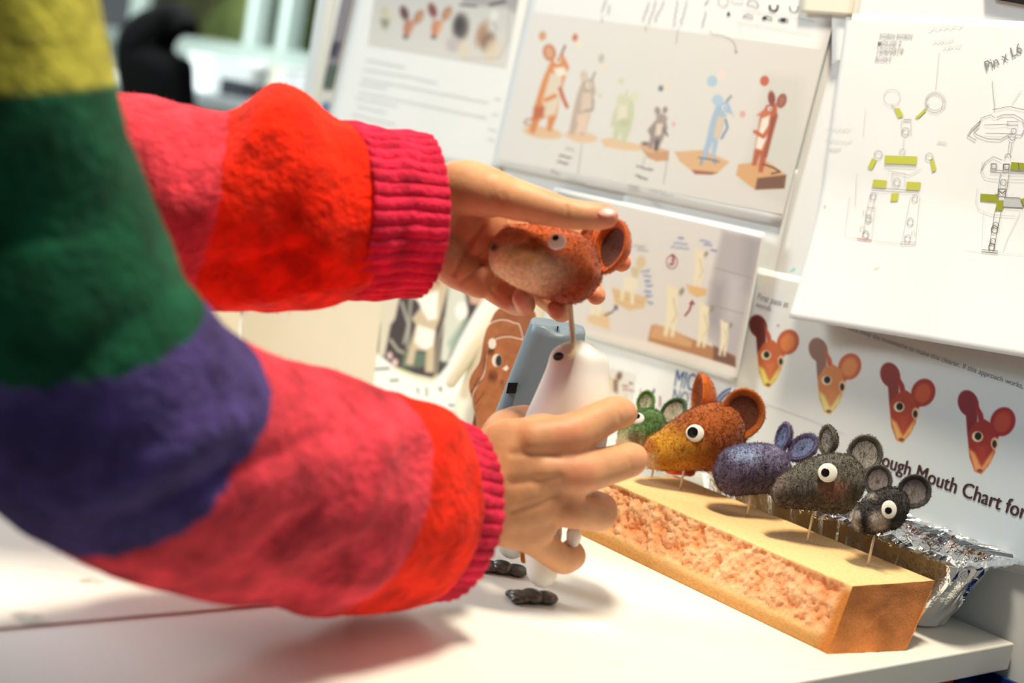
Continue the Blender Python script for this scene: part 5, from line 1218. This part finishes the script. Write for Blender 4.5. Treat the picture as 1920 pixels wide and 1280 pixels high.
box('pane', -11, -3.2, yw + .01, yw + .016, zst, zst + 1.3, m_, wn)
LEAF = vcol('garden leaves', .8, .4, 5, 0, 10, 0)
def bush(px, py, y, r, hgt, col, label, seed):
    cc = bgp(px, py, y); t = thing('garden_bush', (cc[0], cc[1], cc[2] - hgt), label, 'bush', 'bushes beyond the window')
    V, Fc = ellipsoid(cc, (np.array([r, 0, 0]), np.array([0, r * .7, 0]), np.array([0, 0, hgt])), 40, 26)
    V = V + (V - cc) * fnoise(V, 3.2, .35, 3)[:, None]; mesh('foliage', V, Fc, LEAF, t, np.tile(lin(col), (len(V), 1)) * (1 + .5 * snoise(V, 6, seed)[:, None]))
    V, Fc, _, _ = sweep([(cc[0], cc[1], cc[2] - hgt - .6), (cc[0], cc[1], cc[2])], [.05, .04], [.05, .04], 8, 10); mesh('trunk', V, Fc, plain('bark', (70, 58, 44), .9), t)
bush(395, 30, 5.8, .6, .45, (150, 152, 104), 'olive bush beyond the window beside the black chair', 1)
bush(512, 40, 8.2, .7, .9, (80, 84, 54), 'dark brown-green bush between the two window bars', 2)
bush(590, 30, 7.2, .5, .7, (126, 150, 66), 'bright green bush beyond the window next to the pin board', 5)
bush(445, 70, 4.6, .28, .3, (170, 186, 110), 'low yellow-green bush just beyond the window sill', 4)
# white counter with clutter
ctz = float(on_y(430, 181, 2.56)[2])
fc = thing('far_counter', (-5.6, 2.9, -.73), 'white counter below the far window', 'counter')
box('counter_top', -8.2, -3.4, 2.50, 3.28, ctz - .04, ctz, plain('white counter', (225, 232, 234), .4), fc)
for x in (-8.0, -5.8, -3.6): box('support', x, x + .05, 2.55, 3.2, -.73, ctz - .04, FRAME, fc)
WHT = plain('white plastic', (246, 247, 245), .4); GREY = plain('charcoal plastic', (64, 66, 74), .5)
def clutter(name, px0, px1, py_top, y, dpt, mat, label, cat, lid=None, grp=None):
    a, b = bgp(px0, 150, y), bgp(px1, 150, y); zt = float(bgp((px0 + px1) / 2, py_top, y)[2])
    t = thing(name, ((a[0] + b[0]) / 2, y + dpt / 2, ctz), label, cat, grp)
    box('box_body', min(a[0], b[0]), max(a[0], b[0]), y, y + dpt, ctz, zt - .012, mat, t, .006)
    box('lid', min(a[0], b[0]) - .004, max(a[0], b[0]) + .004, y - .004, y + dpt + .004, zt - .012, zt, lid or mat, t, .004)
clutter('storage_box', 345, 392, 100, 2.75, .18, WHT, 'tall white box on the far counter beside the black chair', 'box')
clutter('storage_box', 388, 440, 112, 2.95, .14, plain('cream plastic', (236, 228, 218), .5), 'cream box behind the tall white one on the far counter', 'box')
clutter('storage_bin', 412, 437, 146, 2.56, .12, GREY, 'charcoal bin nearest the tall white box on the far counter', 'bin', None, 'charcoal bins')
clutter('storage_bin', 452, 484, 158, 2.52, .14, GREY, 'charcoal bin nearest the raised sleeve on the far counter', 'bin', None, 'charcoal bins')
clutter('storage_box', 528, 586, 128, 2.70, .22, WHT, 'wide white box on the far counter next to the pin board edge', 'box')
clutter('storage_box', 440, 530, 116, 3.14, .12, plain('beige card', (206, 206, 190), .6), 'beige carton at the back of the far counter', 'box')
g = bgp(487, 158, 2.62); gt = thing('lamp_globe', (g[0], 2.62, ctz), 'round white globe lamp on the far counter', 'lamp')
V, Fc = ellipsoid((g[0], 2.62, float(bgp(487, 138, 2.62)[2])), (np.array([.036, 0, 0]), np.array([0, .036, 0]), np.array([0, 0, .046])), 24, 16); mesh('globe', V, Fc, WHT, gt)
box('base', g[0] - .02, g[0] + .02, 2.60, 2.64, ctz, float(bgp(487, 154, 2.62)[2]), WHT, gt, .004)
# black chair
BLK = plain('black padded fabric', (7, 6, 7), .9, nz=.2, nscale=8, spec=.1)
yc = 2.22
ch = thing('office_chair', (float(bgp(280, 150, yc)[0]), yc, -.73), 'black high-backed office chair with a curled headrest by the far counter', 'chair')
def slab(name, pts, y, th, parent, mat):
    a = smooth_outline(pts, 48); n = len(a); A_ = on_y(a[:, 0], a[:, 1], y); B_ = on_y(a[:, 0], a[:, 1], y) + [0, th, 0]
    ce = A_.mean(0); rings = [ce + (A_ - ce) * .82 - [0, .015, 0], A_, B_, ce + [0, th, 0] + (B_ - ce - [0, th, 0]) * .82 + [0, .015, 0]]
    V = np.concatenate(rings); Fl = [tuple(f) for f in grid_faces(4, n, True)] + [tuple(range(n))[::-1], tuple(range(3 * n, 4 * n))]
    return mesh(name, V, Fl, mat, parent)
slab('backrest', [(222, 60), (250, 28), (285, 12), (318, 2), (340, 30), (346, 48), (318, 50), (302, 62), (296, 84), (312, 100), (336, 112), (340, 160), (342, 230), (330, 300), (262, 300), (232, 200), (216, 120)], yc, .05, ch, BLK)
cx_ = float(bgp(285, 250, yc)[0]); zc = float(bgp(285, 300, yc)[2])
box('seat', cx_ - .25, cx_ + .25, yc - .42, yc + .05, -.30, -.22, BLK, ch, .03)
box('back_bar', cx_ - .03, cx_ + .03, yc + .03, yc + .08, -.27, zc + .05, BLK, ch, .01)
V, Fc, _, _ = sweep([(cx_, yc - .2, -.69), (cx_, yc - .2, -.30)], [.03, .03], [.03, .03], 6, 12, side=(0, 1, 0)); mesh('gas_column', V, Fc, GREY, ch)
for k in range(5):
    a = k * 2 * math.pi / 5; V, Fc, _, _ = sweep([(cx_, yc - .2, -.67), (cx_ + .28 * math.cos(a), yc - .2 + .28 * math.sin(a), -.705)], [.022, .02], [.022, .02], 8, 10, side=(0, 0, 1)); mesh('leg', V, Fc, GREY, ch)
